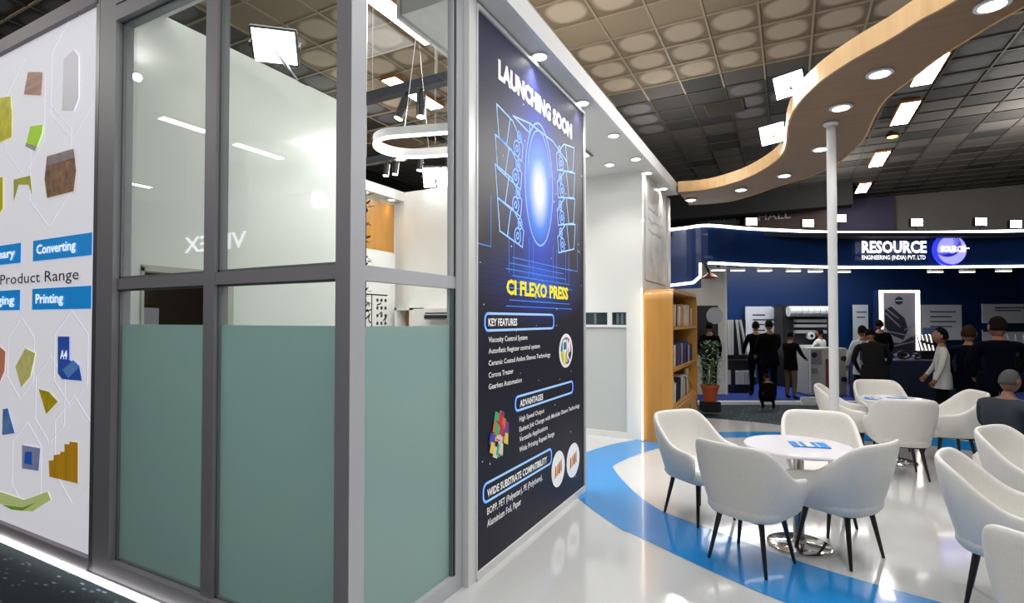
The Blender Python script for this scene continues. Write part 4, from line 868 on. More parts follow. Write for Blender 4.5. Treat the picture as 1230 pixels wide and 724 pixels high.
# ------------------------------------------------------------------ blue booth (own frame: lateral, depth, height, turned by YAW)
def bt(name, label, cat, L_, d, z=0, group=None, rz=0): return thing(name, label, cat, wloc(L_, d, z), YAW+rz, group)
FC = [(2.90, 10.9), (3.34, 10.80), (3.72, 10.72), (4.55, 10.75), (5.6, 10.95), (6.66, 11.12), (7.8, 11.15), (9.0, 11.05), (10.6, 10.85), (12.2, 10.6), (13.6, 10.3)]
FC = [(3.161, 10.9), (3.489, 10.6), (3.829, 10.35), (4.780, 10.7), (5.750, 10.95), (6.635, 11.14), (7.812, 11.2), (9.000, 11.15), (10.555, 10.95), (11.879, 10.6)]
FS = spline(FC, 4)
fb = bt('booth_fascia', 'navy blue curved fascia of the booth with glowing edge lines', 'fascia', 6.0, 11)
def curve_wall(P, z0, z1, th, name, m, par, o=(6.0, 11), y0=0.0):
    k = len(P); vs = []
    for dz in (z0, z1):
        for dd in (0, th): vs += [(x-o[0], y-o[1]+dd+y0, dz if not callable(dz) else dz(x)) for x, y in P]
    fs = []
    for i in range(k-1): fs += [(i, i+1, 2*k+i+1, 2*k+i), (k+i, 3*k+i, 3*k+i+1, k+i+1), (i, k+i, k+i+1, i+1), (2*k+i, 2*k+i+1, 3*k+i+1, 3*k+i)]
    fs += [(0, 2*k, 3*k, k), (k-1, 2*k-1, 4*k-1, 3*k-1)]
    return MB().add(vs, fs).build(name, m, par)
curve_wall(FS, 2.80, 3.50, .14, 'face', NAVYF, fb)
curve_wall(FS, 3.495, 3.545, .05, 'led_line', LED, fb, y0=-.03)
cut = [p for p in FS if p[0] > 3.702]
curve_wall(cut, 2.765, 2.81, .05, 'led_line', LEDW, fb, y0=-.03)
dp = [p for p in FS if p[0] <= 3.734]
curve_wall(dp, 2.305, 2.80, .14, 'drop_panel', NAVYF, fb)
x1_, x0_ = 3.691, 3.161
mm = MB(); q = 6.0; zz0, zz1 = 2.394, 2.79
pts = [(x0_, zz0-.02, 10.86), (3.571, zz0+.02, 10.46), (3.684, zz0+.13, 10.38), (3.687, zz1, 10.38)]
for (a, b, da), (c, d, db) in zip(pts, pts[1:]): mm.tube((a-q, da-11, b), (c-q, db-11, d), .026, .026, 8)
mm.build('led_line', LEDW, fb)
# sign lettering on the fascia
def fas_text(s_, xl, xr, yt, yb, m, bold):
    sx_, dd = 0, 11.17-.05
    return text_mesh('sign_lettering', s_, m, fb, ('Y', dd-11-.03), lL_(xl)-6, lL_(xr)-6, lz_(yb), lz_(yt), bold=bold)
def lL_(x): return (x-615)/638*11.12
def lz_(y): return 1.68+(384-y)/638*11.12
SIGN = mat('sign_white', (1, 1, 1), .5, emit=1.2)
fas_text('RESOURCE', 1035, 1113, 289.3, 303.5, SIGN, .04)
fas_text('ENGINEERING (INDIA) PVT. LTD', 1035, 1111.5, 306.5, 311.5, SIGN, .02)
gl = MB(); cx, cz = lL_(1137.5)-6, lz_(300.5); rr = 17/638*11.12
yy = .085
def yd(m_, pts, y): return m_.add([(x, y, z) for x, z in pts], [tuple(range(len(pts)))])
MB().tube((cx, .08, cz), (cx, .04, cz), rr*1.12, rr*1.15, 28).build('globe_halo', mat('globe_blue', rgb(40, 60, 220), .4, emit=.9, ecol=rgb(60, 70, 240)), fb)
MB().tube((cx+.05, .05, cz), (cx+.05, .02, cz), rr*1.0, rr*1.0, 28).build('globe_disc', mat('globe_violet', rgb(150, 150, 240), .4, emit=1.0, ecol=rgb(170, 168, 250)), fb)
gs = MB(); arcs = []
for k in range(6):
    r1 = rr*(.35+.12*k); arcs.append([(cx+.04+r1*math.cos(a)-.02*k, cz+.02*k+r1*math.sin(a)*.85) for a in [(-2.4+.25*j) for j in range(15)]])
strokes(gs, ('Y', .014), arcs, .018).build('globe_lines', mat('globe_dark', rgb(50, 50, 190), .4, emit=.5), fb)
text_mesh('sign_lettering', 'SOURCE', SIGN, fb, ('Y', .006), lL_(1126)-6, lL_(1155)-6, lz_(303), lz_(296), bold=.04)
MB().box(lL_(1150)-6, lL_(1160)-6, .0, .006, lz_(299.5), lz_(298)).box(lL_(1154)-6, lL_(1155.6)-6, .0, .006, lz_(302), lz_(295.5)).build('sign_lettering', SIGN, fb)
text_mesh('sign_lettering', 'HALL', mat('dim_white_paint', rgb(120, 130, 150), .5), fb, ('Y', -.66), 3.747-6, 3.926-6, 2.880, 2.937)
# small lamps under the fascia
for k, (x, y, s_) in enumerate(((868,319,10.9), (892,321,10.95), (925,323,11.0), (960,325,11.1), (987,326,11.2), (1021,325,11.3), (1134,325,11.3), (1173,325,11.3), (1218,325,11.1))):
    x_ = (x-615)/638*s_; t = thing('fascia_spotlight', 'x', 'spotlight', wloc(x_, s_+.22, 2.72), YAW, 'small spotlights under the booth fascia')
    t['label'] = 'small spotlight under the blue booth fascia, %s' % ('leftmost, by the white side wall', 'second from the left end', 'above the rounded white poster', 'above the machine top', 'just left of the white pole', 'just right of the white pole', 'below the round emblem', 'above the gap between the two white posters', 'at the right edge')[k]
    MB().tube((0, 0, .08), (0, -.02, .03), .02, .03, 8).box(-.03, .03, -.03, .03, .06, .1).build('housing', BLACK, t); MB().box(-.14, .14, -.05, .05, .0, .05).build('head', GREY, t); MB().box(-.13, .13, -.055, .045, -.012, -.0005).build('lens', mat('spot_lens', (1, 1, 1), .5, emit=7, ecol=(1, .86, .75)), t)
    if k % 2 == 0:
        l = bpy.data.lights.new('lamp', 'SPOT'); l.energy = 26; l.spot_size = 1.9; l.spot_blend = .8; l.color = (1, .93, .88); o = bpy.data.objects.new('lamp', l); COL.objects.link(o); o.parent = t; o.location = (0, .1, -.05); o.rotation_euler = (-.35, 0, 0)
for x, y, lb, e_ in ((903, 266, 'small floodlight on the blue fascia left of the far hall letters', 1), (971, 268, 'small floodlight on the blue fascia just left of the white pole', 1), (1010, 262, 'warm floodlight on the blue fascia just right of the white pole', 1),
                  (1102, 267, 'floodlight standing above the booth company lettering', 1), (1179, 266, 'floodlight above the right part of the blue fascia', 1), (1221, 269, 'floodlight on the blue fascia at the right edge', 1)):
    s_ = 11.75; t = bt('fascia_floodlight', lb, 'floodlight', (x-615)/638*s_, s_, 3.46, 'floodlights on top of the blue fascia')
    z_ = 1.68+(384-y)/638*s_-3.46
    MB().tube((0, 0, 0), (0, 0, z_-.05), .015).box(-.06, .06, -.06, .06, 0, .012).build('stem', BLACK, t); MB().box(-.13, .13, -.03, .05, z_-.09, z_+.09).build('housing', BLACK, t); MB().box(-.12, .12, -.036, -.0301, z_-.08, z_+.08).build('lens', FLOODW if x < 1050 else FLOOD, t)
# booth shell
struct(MB().box(3.0, 16, 14.0, 14.12, 0, 3.5).build('wall_booth', NAVY, None, rot=YAW), 'navy blue back wall of the opposite booth')
struct(MB().box(3.0, 16, 10.8, 14.0, 3.38, 3.46).build('trim_4', mat('booth_roof_dark', rgb(14, 20, 34), .7), None, rot=YAW), 'dark roof panel of the opposite booth')
struct(MB().box(3.190, 14.2, 11.05, 14.0, -.055, -.005).build('floor', BCARP, None, rot=YAW), 'royal blue carpet floor of the opposite booth')
tag(MB().box(3.190, 14.2, 10.92, 11.05, -.06, .005).build('platform_edge', TRIM, None, rot=YAW), 'white edge strip of the blue booth platform', 'edging')
sw = bt('side_wall_panel', 'white side wall of the blue booth behind the potted plant', 'wall panel', 4.458, 12.0)
MB().box(3.574-4.458, 4.796-4.458, 0, .1, 0, 2.95).build('panel', mat('pale_booth_wall', rgb(206, 206, 200), .5), sw)
MB().box(4.796-4.458, 4.853-4.458, -.02, .1, 0, 2.95).build('edge_trim', TRIM, sw)
MB().box(4.157-4.458, 4.646-4.458, -.02, 0, 0.909, 2.000).build('dark_picture', INKD, sw)
MB().tube((4.571-4.458, -.03, 1.774), (4.571-4.458, -.022, 1.774), .19, .19, 24).build('silver_disc_print', mat('silver_ink', rgb(170, 176, 182), .4), sw)
# wall lamp on a bracket
wl = bt('bracket_lamp', 'black bracket lamp hanging at the step of the blue fascia', 'lamp', 4.178, 11.2, 2.610)
MB().tube((-.12, 0, .30), (0, 0, .05), .02, .03, 8).box(-.16, -.08, -.04, .04, .26, .36).build('arm', BLACK, wl); MB().lathe([(.04, .06), (.16, -.03), (.15, -.05), (.0, -.02)], 16).build('shade', mat('copper_shade', rgb(120, 60, 36), .4, metal=.5), wl)
# posters on the booth wall
def bposter(name, xl, xr, yt, yb, s_, label, lines=3, m=GREY):
    xc = (xl+xr)/2; L0 = (xc-615)/638*s_; hw = (xr-xl)/2/638*s_; z0 = 1.68+(384-yb)/638*s_; z1 = 1.68+(384-yt)/638*s_
    t = bt(name, label, 'poster', L0, s_, z0)
    return t, hw, z1-z0
t, hw, h = bposter('wall_poster', 895, 940, 368, 425, 13.9, 'white poster with a rounded right edge on the navy booth wall')
MB().prism([(-hw, 0), (-hw, h), (hw*.35, h)]+[(hw*.35+hw*.65*math.sin(a), h*.5+h*.5*math.cos(a)) for a in (.5, .9, 1.3, 1.6, 2.0, 2.5, 3.14)], -.03, 0, 'y').build('sheet', mat('poster_white', rgb(190, 194, 200), .5), t)
strokes(MB(), ('Y', -.034), [[(-hw*.6, h*.82), (-.0, h*.82)], [(-hw*.6, h*.72), (hw*.5, h*.72)], [(-hw*.6, h*.62), (hw*.55, h*.62)], [(-hw*.6, h*.50), (0, h*.50)]], .035).build('text_lines', INKD, t)
for xl, xr, yt, yb, lb, tl in ((1024,1042,366,410,'narrow white poster left of the glowing framed display', 2), (1104,1154,366,408,'wide white poster right of the glowing framed display', 4), (1179,1240,365,388,'white poster panel on the booth wall at the right edge, upper part', 2)):
    t, hw, h = bposter('wall_poster', xl, xr, yt, yb, 13.85, lb); MB().box(-hw, hw, -.03, 0, 0, h).build('sheet', MATS['poster_white'], t)
    strokes(MB(), ('Y', -.034), [[(-hw*.5, h*(.80-.14*k)), (hw*(.7-.2*(k % 2)), h*(.80-.14*k))] for k in range(tl)], .03).build('text_lines', INKD, t)
    if tl == 4: MB().box(-hw*.9, -hw*.2, -.034, -.031, .02, h*.35).build('blue_picture', mat('picture_blue', rgb(90, 120, 150), .5), t)
t, hw, h = bposter('wall_poster', 1179, 1240, 396, 412, 13.85, 'lower white poster panel at the right edge below the dark stripe'); MB().box(-hw, hw, -.03, 0, 0, h).build('sheet', MATS['poster_white'], t); MB().box(-hw, hw, -.035, -.031, h-.05, h).build('dark_stripe', INKD, t)
# machine picture wall with rollers
t = bt('roller_machine', 'printing machine with white segmented roller along its top', 'machine', 7.359, 13.3)
hw = 7.922-7.359
MB().box(-hw, hw, 0, .5, .0, 2.055).build('body', mat('machine_dark', rgb(26, 28, 30), .5), t, bevel=.03)
for k in range(7):
    x_ = -hw+.06+k*(2*hw-.1)/7; MB().tube((x_, -.12, 1.888), (x_+(2*hw-.2)/7, -.12, 1.888), .13, .13, 14).build('roller', mat('roller_white', rgb(200, 205, 205), .4), t)
for k, y in enumerate((385, 391, 398)): MB().box(-hw*.55, hw*.8, -.12, 0, 1.68+(384-y-2)/638*13.3, 1.68+(384-y+1.6)/638*13.3).build('guide_bar', mat('bar_grey', rgb(150, 154, 156), .4), t)
MB().tube((.05, -.16, 1.284), (.05, -.05, 1.284), .09, .09, 16).build('dial', OFFW, t); MB().tube((.05, -.17, 1.284), (.05, -.16, 1.284), .04, .04, 12).build('dial_hub', BLACK, t)
MB().box(-hw*.3, hw*.2, -.3, 0, 0.971, 1.055).build('tray', OFFW, t)
# vertical rollers
t = bt('roller_display', 'rack of tall upright white and black rollers beside the plant', 'machine', 5.128, 12.3)
MB().box(-.35, .38, .0, .5, 0, .75).build('body', mat('machine_black', rgb(14, 15, 17), .5), t); MB().box(-.35, .38, .22, .5, .75, 1.680).build('body_back', MATS['machine_black'], t)
for k, x in enumerate((868, 877, 880.5, 888, 894)):
    x_ = (x-881)/638*12.3; tl = (0, 0, 0, -.04, -.08)[k]
    MB().tube((x_-tl, .05, 0.870), (x_+tl, .05, 1.680), (.028, .04, .03, .03, .028)[k], None, 10).build('roller', mat('roller_white', rgb(200, 205, 205), .4), t)
for k in range(5): x_ = (884+k*3.4-881)/638*12.3; MB().box(x_-.028, x_+.028, -.06, .0, 0.196, 0.504).build('leaflet_slot', OFFW, t)
MB().box((867-881)/638*12.3, (876-881)/638*12.3, -.06, 0, 0.196, 0.523).box((867-881)/638*12.3, (871-881)/638*12.3, -.06, 0, 0.562, 0.813).build('side_cover', GREY, t)
# pale machine cabinet behind the pole
t = bt('machine_cabinet', 'pale grey machine cabinet with control knobs behind the white pole', 'machine', 7.028, 11.8)
X = lambda x: (x-995)/638*11.8
MB().box(X(971), X(1018), 0, .6, .0, 1.051).build('body', mat('machine_pale', rgb(156, 156, 150), .5), t, bevel=.02)
MB().box(X(973), X(986), -.012, 0, 0.700, 1.014).build('picture_label', mat('label_grey', rgb(110, 114, 116), .5), t); MB().tube((X(977), -.03, 0.903), (X(977), -.012, 0.903), .06, .06, 16).build('gauge', INKD, t)
MB().box(X(974), X(981), -.012, 0, 0.497, 0.607).build('small_label', MATS['label_grey'], t); MB().box(X(991), X(995), -.015, 0, 0.090, 0.811).build('red_strip', mat('brick_red', rgb(120, 50, 40), .5), t)
for y in (430, 455): MB().tube((X(1012), -.05, 1.68+(384-y)/638*11.8), (X(1012), -.0, 1.68+(384-y)/638*11.8), .055, .055, 14).build('knob', INKD, t)
MB().box(X(1015.5), X(1018), -.01, 0, -0.003, 1.014).box(X(971), X(973), -.01, 0, 0.053, 1.014).build('edge_trim', OFFW, t)
# framed display
t = bt('framed_display', 'glowing framed display picture of a dark machine on the booth', 'display', 9.203, 12.6, 0.772)
X = lambda x: (x-1081)/638*12.6; Zz = lambda y: (430-y)/638*12.6
MB().box(X(1056), X(1105), .02, .2, -.9, Zz(348)).build('body', mat('navy_box', rgb(12, 30, 66), .4), t)
MB().box(X(1057), X(1059.6), -.03, .02, Zz(395), Zz(349)).box(X(1057), X(1104), -.03, .02, Zz(351), Zz(348.6)).box(X(1100.6), X(1104), -.03, .02, Zz(427), Zz(349)).build('led_frame', LEDW, t)
MB().box(X(1061.5), X(1098), -.012, .02, Zz(424), Zz(352)).build('picture', mat('display_picture', rgb(150, 150, 160), .4), t)
MB().tube((X(1079.5), -.02, Zz(361)), (X(1079.5), -.012, Zz(361)), .095, .095, 20).build('round_logo', mat('logo_navy', rgb(30, 44, 74), .5), t)
strokes(MB(), ('Y', -.024), [[(X(1075.5), Zz(361)), (X(1083.5), Zz(361))]], .02).build('logo_line', OFFW, t)
dk = MB()
yd(dk, [(X(1062), Zz(372)), (X(1070), Zz(368)), (X(1086), Zz(382)), (X(1090), Zz(396)), (X(1084), Zz(408)), (X(1070), Zz(402)), (X(1062), Zz(392))], -.016); yd(dk, [(X(1062), Zz(410)), (X(1080), Zz(412)), (X(1098), Zz(402)), (X(1098), Zz(424)), (X(1062), Zz(424))], -.0165)
dk.build('dark_machine_print', mat('indigo_ink', rgb(34, 34, 50), .5), t)
strokes(MB(), ('Y', -.02), [[(X(1063), Zz(370)), (X(1078), Zz(382))], [(X(1063), Zz(376)), (X(1080), Zz(392))], [(X(1066), Zz(398)), (X(1096), Zz(404))], [(X(1070), Zz(416)), (X(1096), Zz(410))], [(X(1086), Zz(396)), (X(1097), Zz(390))]], .03).build('print_highlights', mat('lilac_ink', rgb(130, 130, 150), .5), t)
# demonstration table with navy cloth
t = bt('demo_table', 'demonstration table under a navy cloth in the blue booth', 'table', 8.091, 10.6)
X = lambda x: (x-1102)/638*10.6
MB().box(X(1048), X(1150), 0, .75, .03, 0.866).build('navy_cloth', mat('navy_cloth', rgb(10, 22, 52), .8), t, bevel=.02)
def machine_bit(name, label, xl, xr, yt, yb, s_, m, kind):
    xc = (xl+xr)/2; t = bt(name, label, 'machine part', (xc-615)/638*s_, s_, 1.68+(384-yb)/638*s_); h = (yb-yt)/638*s_; hw = (xr-xl)/2/638*s_
    if kind == 'ring':
        pts = ell(0, h/2, hw, h/2, 18); pi_ = ell(0, h/2, hw*.7, h*.28, 18); q = MB(); vs = [(x, 0, z) for x, z in pts]+[(x, 0, z) for x, z in pi_]+[(x, .1, z) for x, z in pts]+[(x, .1, z) for x, z in pi_]; n = 18; fs = []
        for i in range(n): j = (i+1) % n; fs += [(i, j, n+j, n+i), (2*n+i, 3*n+i, 3*n+j, 2*n+j), (i, 2*n+i, 2*n+j, j), (n+i, n+j, 3*n+j, 3*n+i)]
        q.add(vs, fs).build('ring', m, t)
        MB().box(-hw*.4, hw*.4, .02, .08, h*.3, h*.7).build('core', BLACK, t)
    else:
        MB().box(-hw, hw, 0, .2, 0, h*.35).build('bed', BLACK, t, bevel=.01)
        for k in range(4): MB().tube((-hw*.8+k*hw*.5, .02, h*.35), (-hw*.9+k*hw*.55, .12, h), .035, .02, 8).build('column', m, t)
        MB().tube((-hw*.9, .05, h*.75), (hw*.9, .05, h*.6), .03, .03, 8).build('spindle', m, t)
machine_bit('machine_sample', 'oval chrome sample ring on the navy demonstration table', 1077, 1095, 421, 431.6, 10.8, CHROME, 'ring')
machine_bit('machine_sample', 'small chrome gear ring beside the glowing frame on the navy table', 1098, 1107, 424, 431.6, 10.8, CHROME, 'ring')
machine_bit('machine_sample', 'chrome machine parts on the table behind the striped jacket', 1106, 1124, 402, 431.6, 11.0, CHROME, 'col')
machine_bit('machine_sample', 'silver machinery at the right edge beyond the two dark suits', 1205, 1240, 402, 440, 10.8, mat('silver_paint', rgb(120, 126, 130), .4, metal=.4), 'col')
machine_bit('machine_sample', 'dark machine bench with pale box by the man in beige trousers', 896, 908, 436, 462, 13.1, mat('dull_box', rgb(120, 112, 100), .6), 'col')
tag(MB().box(5.908, 6.196, 10.86, 10.91, -.06, .10).build('low_barrier', TRIM, None, rot=YAW), 'low white bracket at the booth edge left of the pole', 'barrier')

# ------------------------------------------------------------------ people
SKIN = mat('brown_skin', rgb(128, 84, 62), .55); HAIRB = mat('black_hair', rgb(16, 13, 12), .6)
def person(label, loc, face, h=1.72, top=rgb(12, 13, 20), legs=rgb(14, 14, 18), hair=rgb(16, 13, 12), lean=0.0, pose='stand', shirt=None, skin=None, arms=(0.0, 0.0), name='cloth', bag=None, hairh=1.0, wide=1.0, hs=1.0):
    """one continuous skinned body; +Y local is where the person faces"""
    sc_ = h/1.72; skin = skin or SKIN
    J = {}; E = []; R = {}
    def j(n_, p, r, par=None):
        J[n_] = Vector(p); R[n_] = r
        if par: E.append((par, n_))
    hipz = .93
    if pose == 'sit': hipz = .56
    if pose == 'crouch': hipz = .36
    j('pelvis', (0, 0, hipz), (.155*wide, .115))
    up = hipz-.93
    j('spine', (0, .0, 1.12+up), (.145*wide, .11), 'pelvis'); j('chest', (0, .0, 1.32+up), (.165*wide, .115), 'spine'); j('neck', (0, .0, 1.47+up), (.06, .06), 'chest'); j('head0', (0, .02, 1.55+up), (.055, .06), 'neck')
    for s_, sn in ((1, 'r'), (-1, 'l')):
        a_ = arms[0] if s_ > 0 else arms[1]
        j('sh'+sn, (s_*.175*wide, 0, 1.40+up), (.065, .065), 'chest')
        el = Vector((s_*.235*wide, .03+.10*a_, 1.14+up+.03*a_)); wr = Vector((s_*(.235-.05*a_), .10+.26*a_, .90+up+.22*a_)); d = (wr-el).normalized()
        j('el'+sn, el, (.05, .05), 'sh'+sn); j('wr'+sn, wr, (.034, .034), 'el'+sn); j('ha'+sn, wr+d*.06, (.036, .024), 'wr'+sn)
        side = Vector((0, 1, 0)) if a_ < .4 else Vector((1, 0, 0))
        for f_ in range(4):
            o_ = side*(-.024+.016*f_); L0 = (.07, .085, .08, .06)[f_]; b0 = wr+d*.10+o_; j('f%d%s' % (f_, sn), b0, (.009, .009), 'ha'+sn); j('g%d%s' % (f_, sn), b0+d*L0*.7+Vector((-s_*.018, 0, 0)), (.0075, .0075), 'f%d%s' % (f_, sn))
        j('t0'+sn, wr+d*.05+side*.035, (.011, .011), 'ha'+sn); j('t1'+sn, wr+d*.10+side*.055, (.009, .009), 't0'+sn)
        if pose == 'stand':
            j('hip'+sn, (s_*.09, 0, .88), (.098, .098), 'pelvis'); j('kn'+sn, (s_*.10, .015, .50), (.066, .066), 'hip'+sn); j('an'+sn, (s_*.105, -.01, .10), (.045, .048), 'kn'+sn); j('he'+sn, (s_*.108, .0, .045), (.042, .045), 'an'+sn); j('to'+sn, (s_*.115, .15, .038), (.04, .032), 'he'+sn)
        elif pose == 'sit':
            j('hip'+sn, (s_*.10, .06, .55), (.10, .10), 'pelvis'); j('kn'+sn, (s_*.12, .44, .53), (.066, .066), 'hip'+sn); j('an'+sn, (s_*.12, .46, .10), (.046, .048), 'kn'+sn); j('to'+sn, (s_*.13, .60, .04), (.04, .034), 'an'+sn)
        else:
            j('hip'+sn, (s_*.11, .04, .36), (.10, .10), 'pelvis'); j('kn'+sn, (s_*.19, .34, .48), (.066, .066), 'hip'+sn); j('an'+sn, (s_*.16, .12, .10), (.046, .048), 'kn'+sn); j('to'+sn, (s_*.17, .26, .04), (.04, .034), 'an'+sn)
    rot = Matrix.Rotation(-lean, 3, 'X'); piv = Vector((0, 0, hipz-.02))
    uppers = [k for k in J if k[:2] in ('sp', 'ch', 'ne', 'he', 'sh', 'el', 'wr', 'ha', 'f0', 'f1', 'f2', 'f3', 'g0', 'g1', 'g2', 'g3', 't0', 't1') and k not in ('her', 'hel')]
    for k in uppers: J[k] = piv+rot@(J[k]-piv)
    if pose == 'stand' and lean > .3:
        for k in J:
            if k[:2] in ('wr', 'ha', 'f0', 'f1', 'f2', 'f3', 'g0', 'g1', 'g2', 'g3', 't0', 't1'): J[k].z -= .02
    keys = list(J); me = bpy.data.meshes.new('body'); me.from_pydata([J[k] for k in keys], [(keys.index(a), keys.index(b)) for a, b in E], [])
    o = bpy.data.objects.new('tmp_body', me); COL.objects.link(o)
    md = o.modifiers.new('skin', 'SKIN'); sv = me.skin_vertices[0].data
    for i, k in enumerate(keys): sv[i].radius = R[k]; sv[i].use_root = (k == 'pelvis')
    md.use_smooth_shade = True; sb = o.modifiers.new('sub', 'SUBSURF'); sb.levels = 1; sb.render_levels = 1
    bpy.context.view_layer.update(); dg = bpy.context.evaluated_depsgraph_get(); bme = bpy.data.meshes.new_from_object(o.evaluated_get(dg))
    bpy.data.objects.remove(o)
    # head: shaped ellipsoid with nose, brow, chin and ears joined to the same mesh
    bm = bmesh.new(); bm.from_mesh(bme); nb = len(bm.faces)
    hc = J['head0']+rot@Vector((0, .005, .085)); dq = bmesh.ops.create_uvsphere(bm, u_segments=18, v_segments=14, radius=1)
    for v in dq['verts']:
        x, y, z = v.co; xx, yy_, zz_ = x*.075*hs, y*.095*hs, z*.118*hs
        if z < -.3: xx *= 1-.35*(-.3-z); 
        if y > .8 and -.25 < z < .15: yy_ += .016*(1-abs(x)*3 if abs(x) < .33 else 0)
        if y > .7 and -.45 < z < -.3: yy_ += .005
        if y > .6 and .08 < z < .3 and .2 < abs(x) < .5: yy_ -= .007
        if abs(x) > .93 and abs(z) < .25 and abs(y) < .3: xx *= 1.16
        v.co = hc+rot@Vector((xx, yy_, zz_))
    bm.faces.ensure_lookup_table()
    mt = mat('cloth_'+name, top, 1, spec=.08); ml = mat('trousers_'+name, legs, 1, spec=.08); ms = mat('shoe_black', rgb(12, 12, 12), .4)
    bm.to_mesh(bme); bm.free()
    bme.materials.clear()
    for q_ in (mt, ml, skin, ms, shirt or mt): bme.materials.append(q_)
    wrs = [J['wrr'], J['wrl']]; neckz = J['neck']; upd = rot@Vector((0, 0, 1))
    for i, p_ in enumerate(bme.polygons):
        c = p_.center; p_.use_smooth = True
        if i >= nb or (c-neckz).dot(upd) > -.01: p_.material_index = 2; continue
        if min((c-w_).length for w_ in wrs) < .17 and max((c-w_).dot((w_-e_).normalized()) for w_, e_ in ((J['wrr'], J['elr']), (J['wrl'], J['ell'])) if (c-w_).length < .2) > -.005: p_.material_index = 2; continue
        if pose == 'stand':
            low = c.z < .84 and min((c-w_).length for w_ in wrs+[J['elr'], J['ell']]) > .09
            p_.material_index = 3 if c.z < .09 else (1 if low and (c.z < .82) and abs(c.x) < .21 else 0)
        else: p_.material_index = 3 if c.z < .10 else (1 if (c.z < (.50 if pose == 'sit' else .30) or c.y > .18 and c.z < .66) else 0)
    t = thing('person', label, 'person', loc, math.atan2(face[1], face[0])-PI/2, 'people visiting the blue booth')
    t.scale = (sc_, sc_, sc_)
    bo = bpy.data.objects.new('body', bme); COL.objects.link(bo); bo.parent = t
    # hair cap
    hb = bmesh.new(); bmesh.ops.create_uvsphere(hb, u_segments=18, v_segments=12, radius=1)
    kill = [v for v in hb.verts if v.co.z < -.45 or (v.co.y > .25 and v.co.z < .42) or (v.co.y > .62 and v.co.z < .6)]; bmesh.ops.delete(hb, geom=kill, context='VERTS')
    for v in hb.verts: x, y, z = v.co; v.co = hc+rot@Vector((x*.084*hs, (y*.103-.004)*hs, z*.128*hairh*hs))
    hm = bpy.data.meshes.new('hair'); hb.to_mesh(hm); hb.free(); hm.materials.append(mat('hair_'+name, tuple(c*.6 for c in hair), .9, spec=.1))
    for p_ in hm.polygons: p_.use_smooth = True
    ho = bpy.data.objects.new('hair', hm); COL.objects.link(ho); ho.parent = t; sd = ho.modifiers.new('thick', 'SOLIDIFY'); sd.thickness = .012
    if pose == 'stand' and lean < .5:        # jacket skirt and collar over the body
        jk = MB().lathe([(.19, .0), (.185, .12), (.165, .26)], 18); jk.v = [(x*wide, y*.72, z+.76) for x, y, z in jk.v]; jk.build('jacket_hem', mt, t, smooth=True)
    if bag:
        b_ = MB().box(-.15, .15, -.30, -.13, 1.02, 1.42).build('backpack', bag, t, bevel=.04); MB().box(-.10, .10, -.33, -.30, 1.05, 1.2).build('pocket', bag, b_, bevel=.015)
    return t
def P_(x, s_): L0 = (x-615)/638*s_; return wloc(L0, s_, 0)
def D(r_, f_): return (r_*math.cos(YAW)-f_*math.sin(YAW), r_*math.sin(YAW)+f_*math.cos(YAW))   # facing in view terms: r_ right, f_ away
def PB(x, s_): v = P_(x, s_); return (v[0], v[1], -.005)
def PA(x, s_): v = P_(x, s_); return (v[0], v[1], -.06)
NAVYC = (.0012, .002, .006); BLK = (.0015, .0015, .002)
person('person in black seen from behind at the rounded poster, left of the pair', PB(908,11.85), D(.1, 1), 1.62, BLK, BLK, name='black', arms=(.5, .5))
person('person in black with a pale collar seen from behind, right of the pair', PB(924,11.3), D(-.1, 1), 1.65, BLK, BLK, name='black', arms=(.6, .4), wide=1.15)
person('person in black jacket and beige trousers facing the machine', PB(949,11.35), D(.9, .4), 1.42, BLK, rgb(92, 80, 66), name='beige', arms=(.7, .7))
person('person in dark clothes crouching on the aisle carpet', PA(924,10.2), D(.1, 1), 1.05, BLK, BLK, pose='crouch', name='black', lean=.35, arms=(.8, .8))
person('person in white shirt half hidden left of the white pole', PB(985,12.62), D(-.5, .8), 1.45, rgb(200, 202, 204), BLK, name='white', arms=(.8, .8))
person('person in pale shirt with a dark backpack seen from behind', PA(1036,10.1), D(.1, 1), 1.60, rgb(176, 188, 196), rgb(16, 20, 30), name='pale', arms=(.2, .2), bag=mat('backpack_dark', rgb(22, 24, 28), .7))
person('person in charcoal hooded jacket bending over the navy table', PA(1050,9.2), D(.35, .9), 1.62, rgb(26, 27, 27), rgb(8, 8, 10), name='charcoal', lean=.42, arms=(.8, .8), wide=1.25)
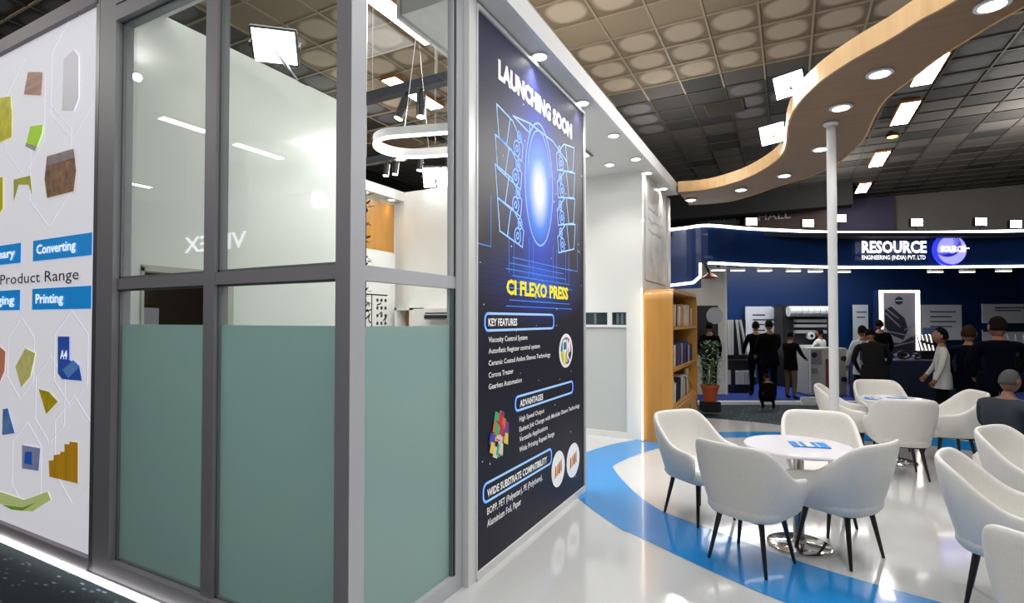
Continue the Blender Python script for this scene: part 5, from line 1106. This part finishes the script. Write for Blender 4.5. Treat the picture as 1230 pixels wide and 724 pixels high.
person('person with black hair and white collar behind the bending one', PB(1056,11.8), D(.5, .8), 1.66, BLK, BLK, name='black2', shirt=OFFW, arms=(.5, .5))
person('person in a white striped jacket with black sleeves looking left', PA(1131,8.2), D(-.85, .5), 1.56, rgb(180, 178, 174), BLK, name='striped', hairh=1.12, hs=1.12, arms=(.3, .1))
person('bearded person in navy suit with brown hair, left of the two in suits', PA(1163,8.05), D(.75, .65), 1.60, NAVYC, BLK, hair=rgb(60, 38, 28), name='navy', wide=1.2, hs=1.2, arms=(.2, .2))
person('broad person in navy suit seen from behind at the right edge', PA(1199,7.35), D(.25, .95), 1.72, NAVYC, BLK, hair=rgb(30, 20, 16), name='navy2', wide=1.45, hs=1.25, arms=(.2, .2))
person('person in dark clothes behind the potted plant', PB(852,11.6), D(.4, .9), 1.60, BLK, BLK, name='black', arms=(.4, .4))
SKG = mat('tan_skin', rgb(120, 82, 66), .55)
person('seated person in grey jacket with short grey hair at the right edge', (1.73, 6.40, 0), D(.97, .1), 1.52, rgb(52, 58, 66), rgb(24, 26, 30), hair=rgb(96, 98, 98), pose='sit', name='grey', skin=SKG, wide=1.45, lean=.08, arms=(.7, .7))
# small mirrored letter sign behind the photographer, seen only in the glass
SY = 2*1.93-6.0
hs = thing('hanging_sign', 'white lit letter sign over the aisle behind the photographer, mirrored in the front glass', 'sign', (0, SY, 0))
ax, bx_ = (-10.089,6,3.155)[0], (-8.315,6,3.034)[0]; z0_, z1_ = (-9.138,6,2.94)[2], (-9.142,6,3.226)[2]
tm = text_mesh('sign_lettering', 'VINEX', mat('lit_letter', (1, 1, 1), .5, emit=3, ecol=(.9, .9, 1)), hs, ('Y', 0), ax, bx_, z0_, z1_, bold=.02)
for v in tm.data.vertices: v.co.x = ax+bx_-v.co.x
MB().box(ax-.1, bx_+.1, -.08, -.03, z0_-.05, z0_-.01).tube((ax, -.05, z0_), (ax, -.05, 6.95), .01).tube((bx_, -.05, z0_), (bx_, -.05, 6.95), .01).build('hanger', STEEL, hs)
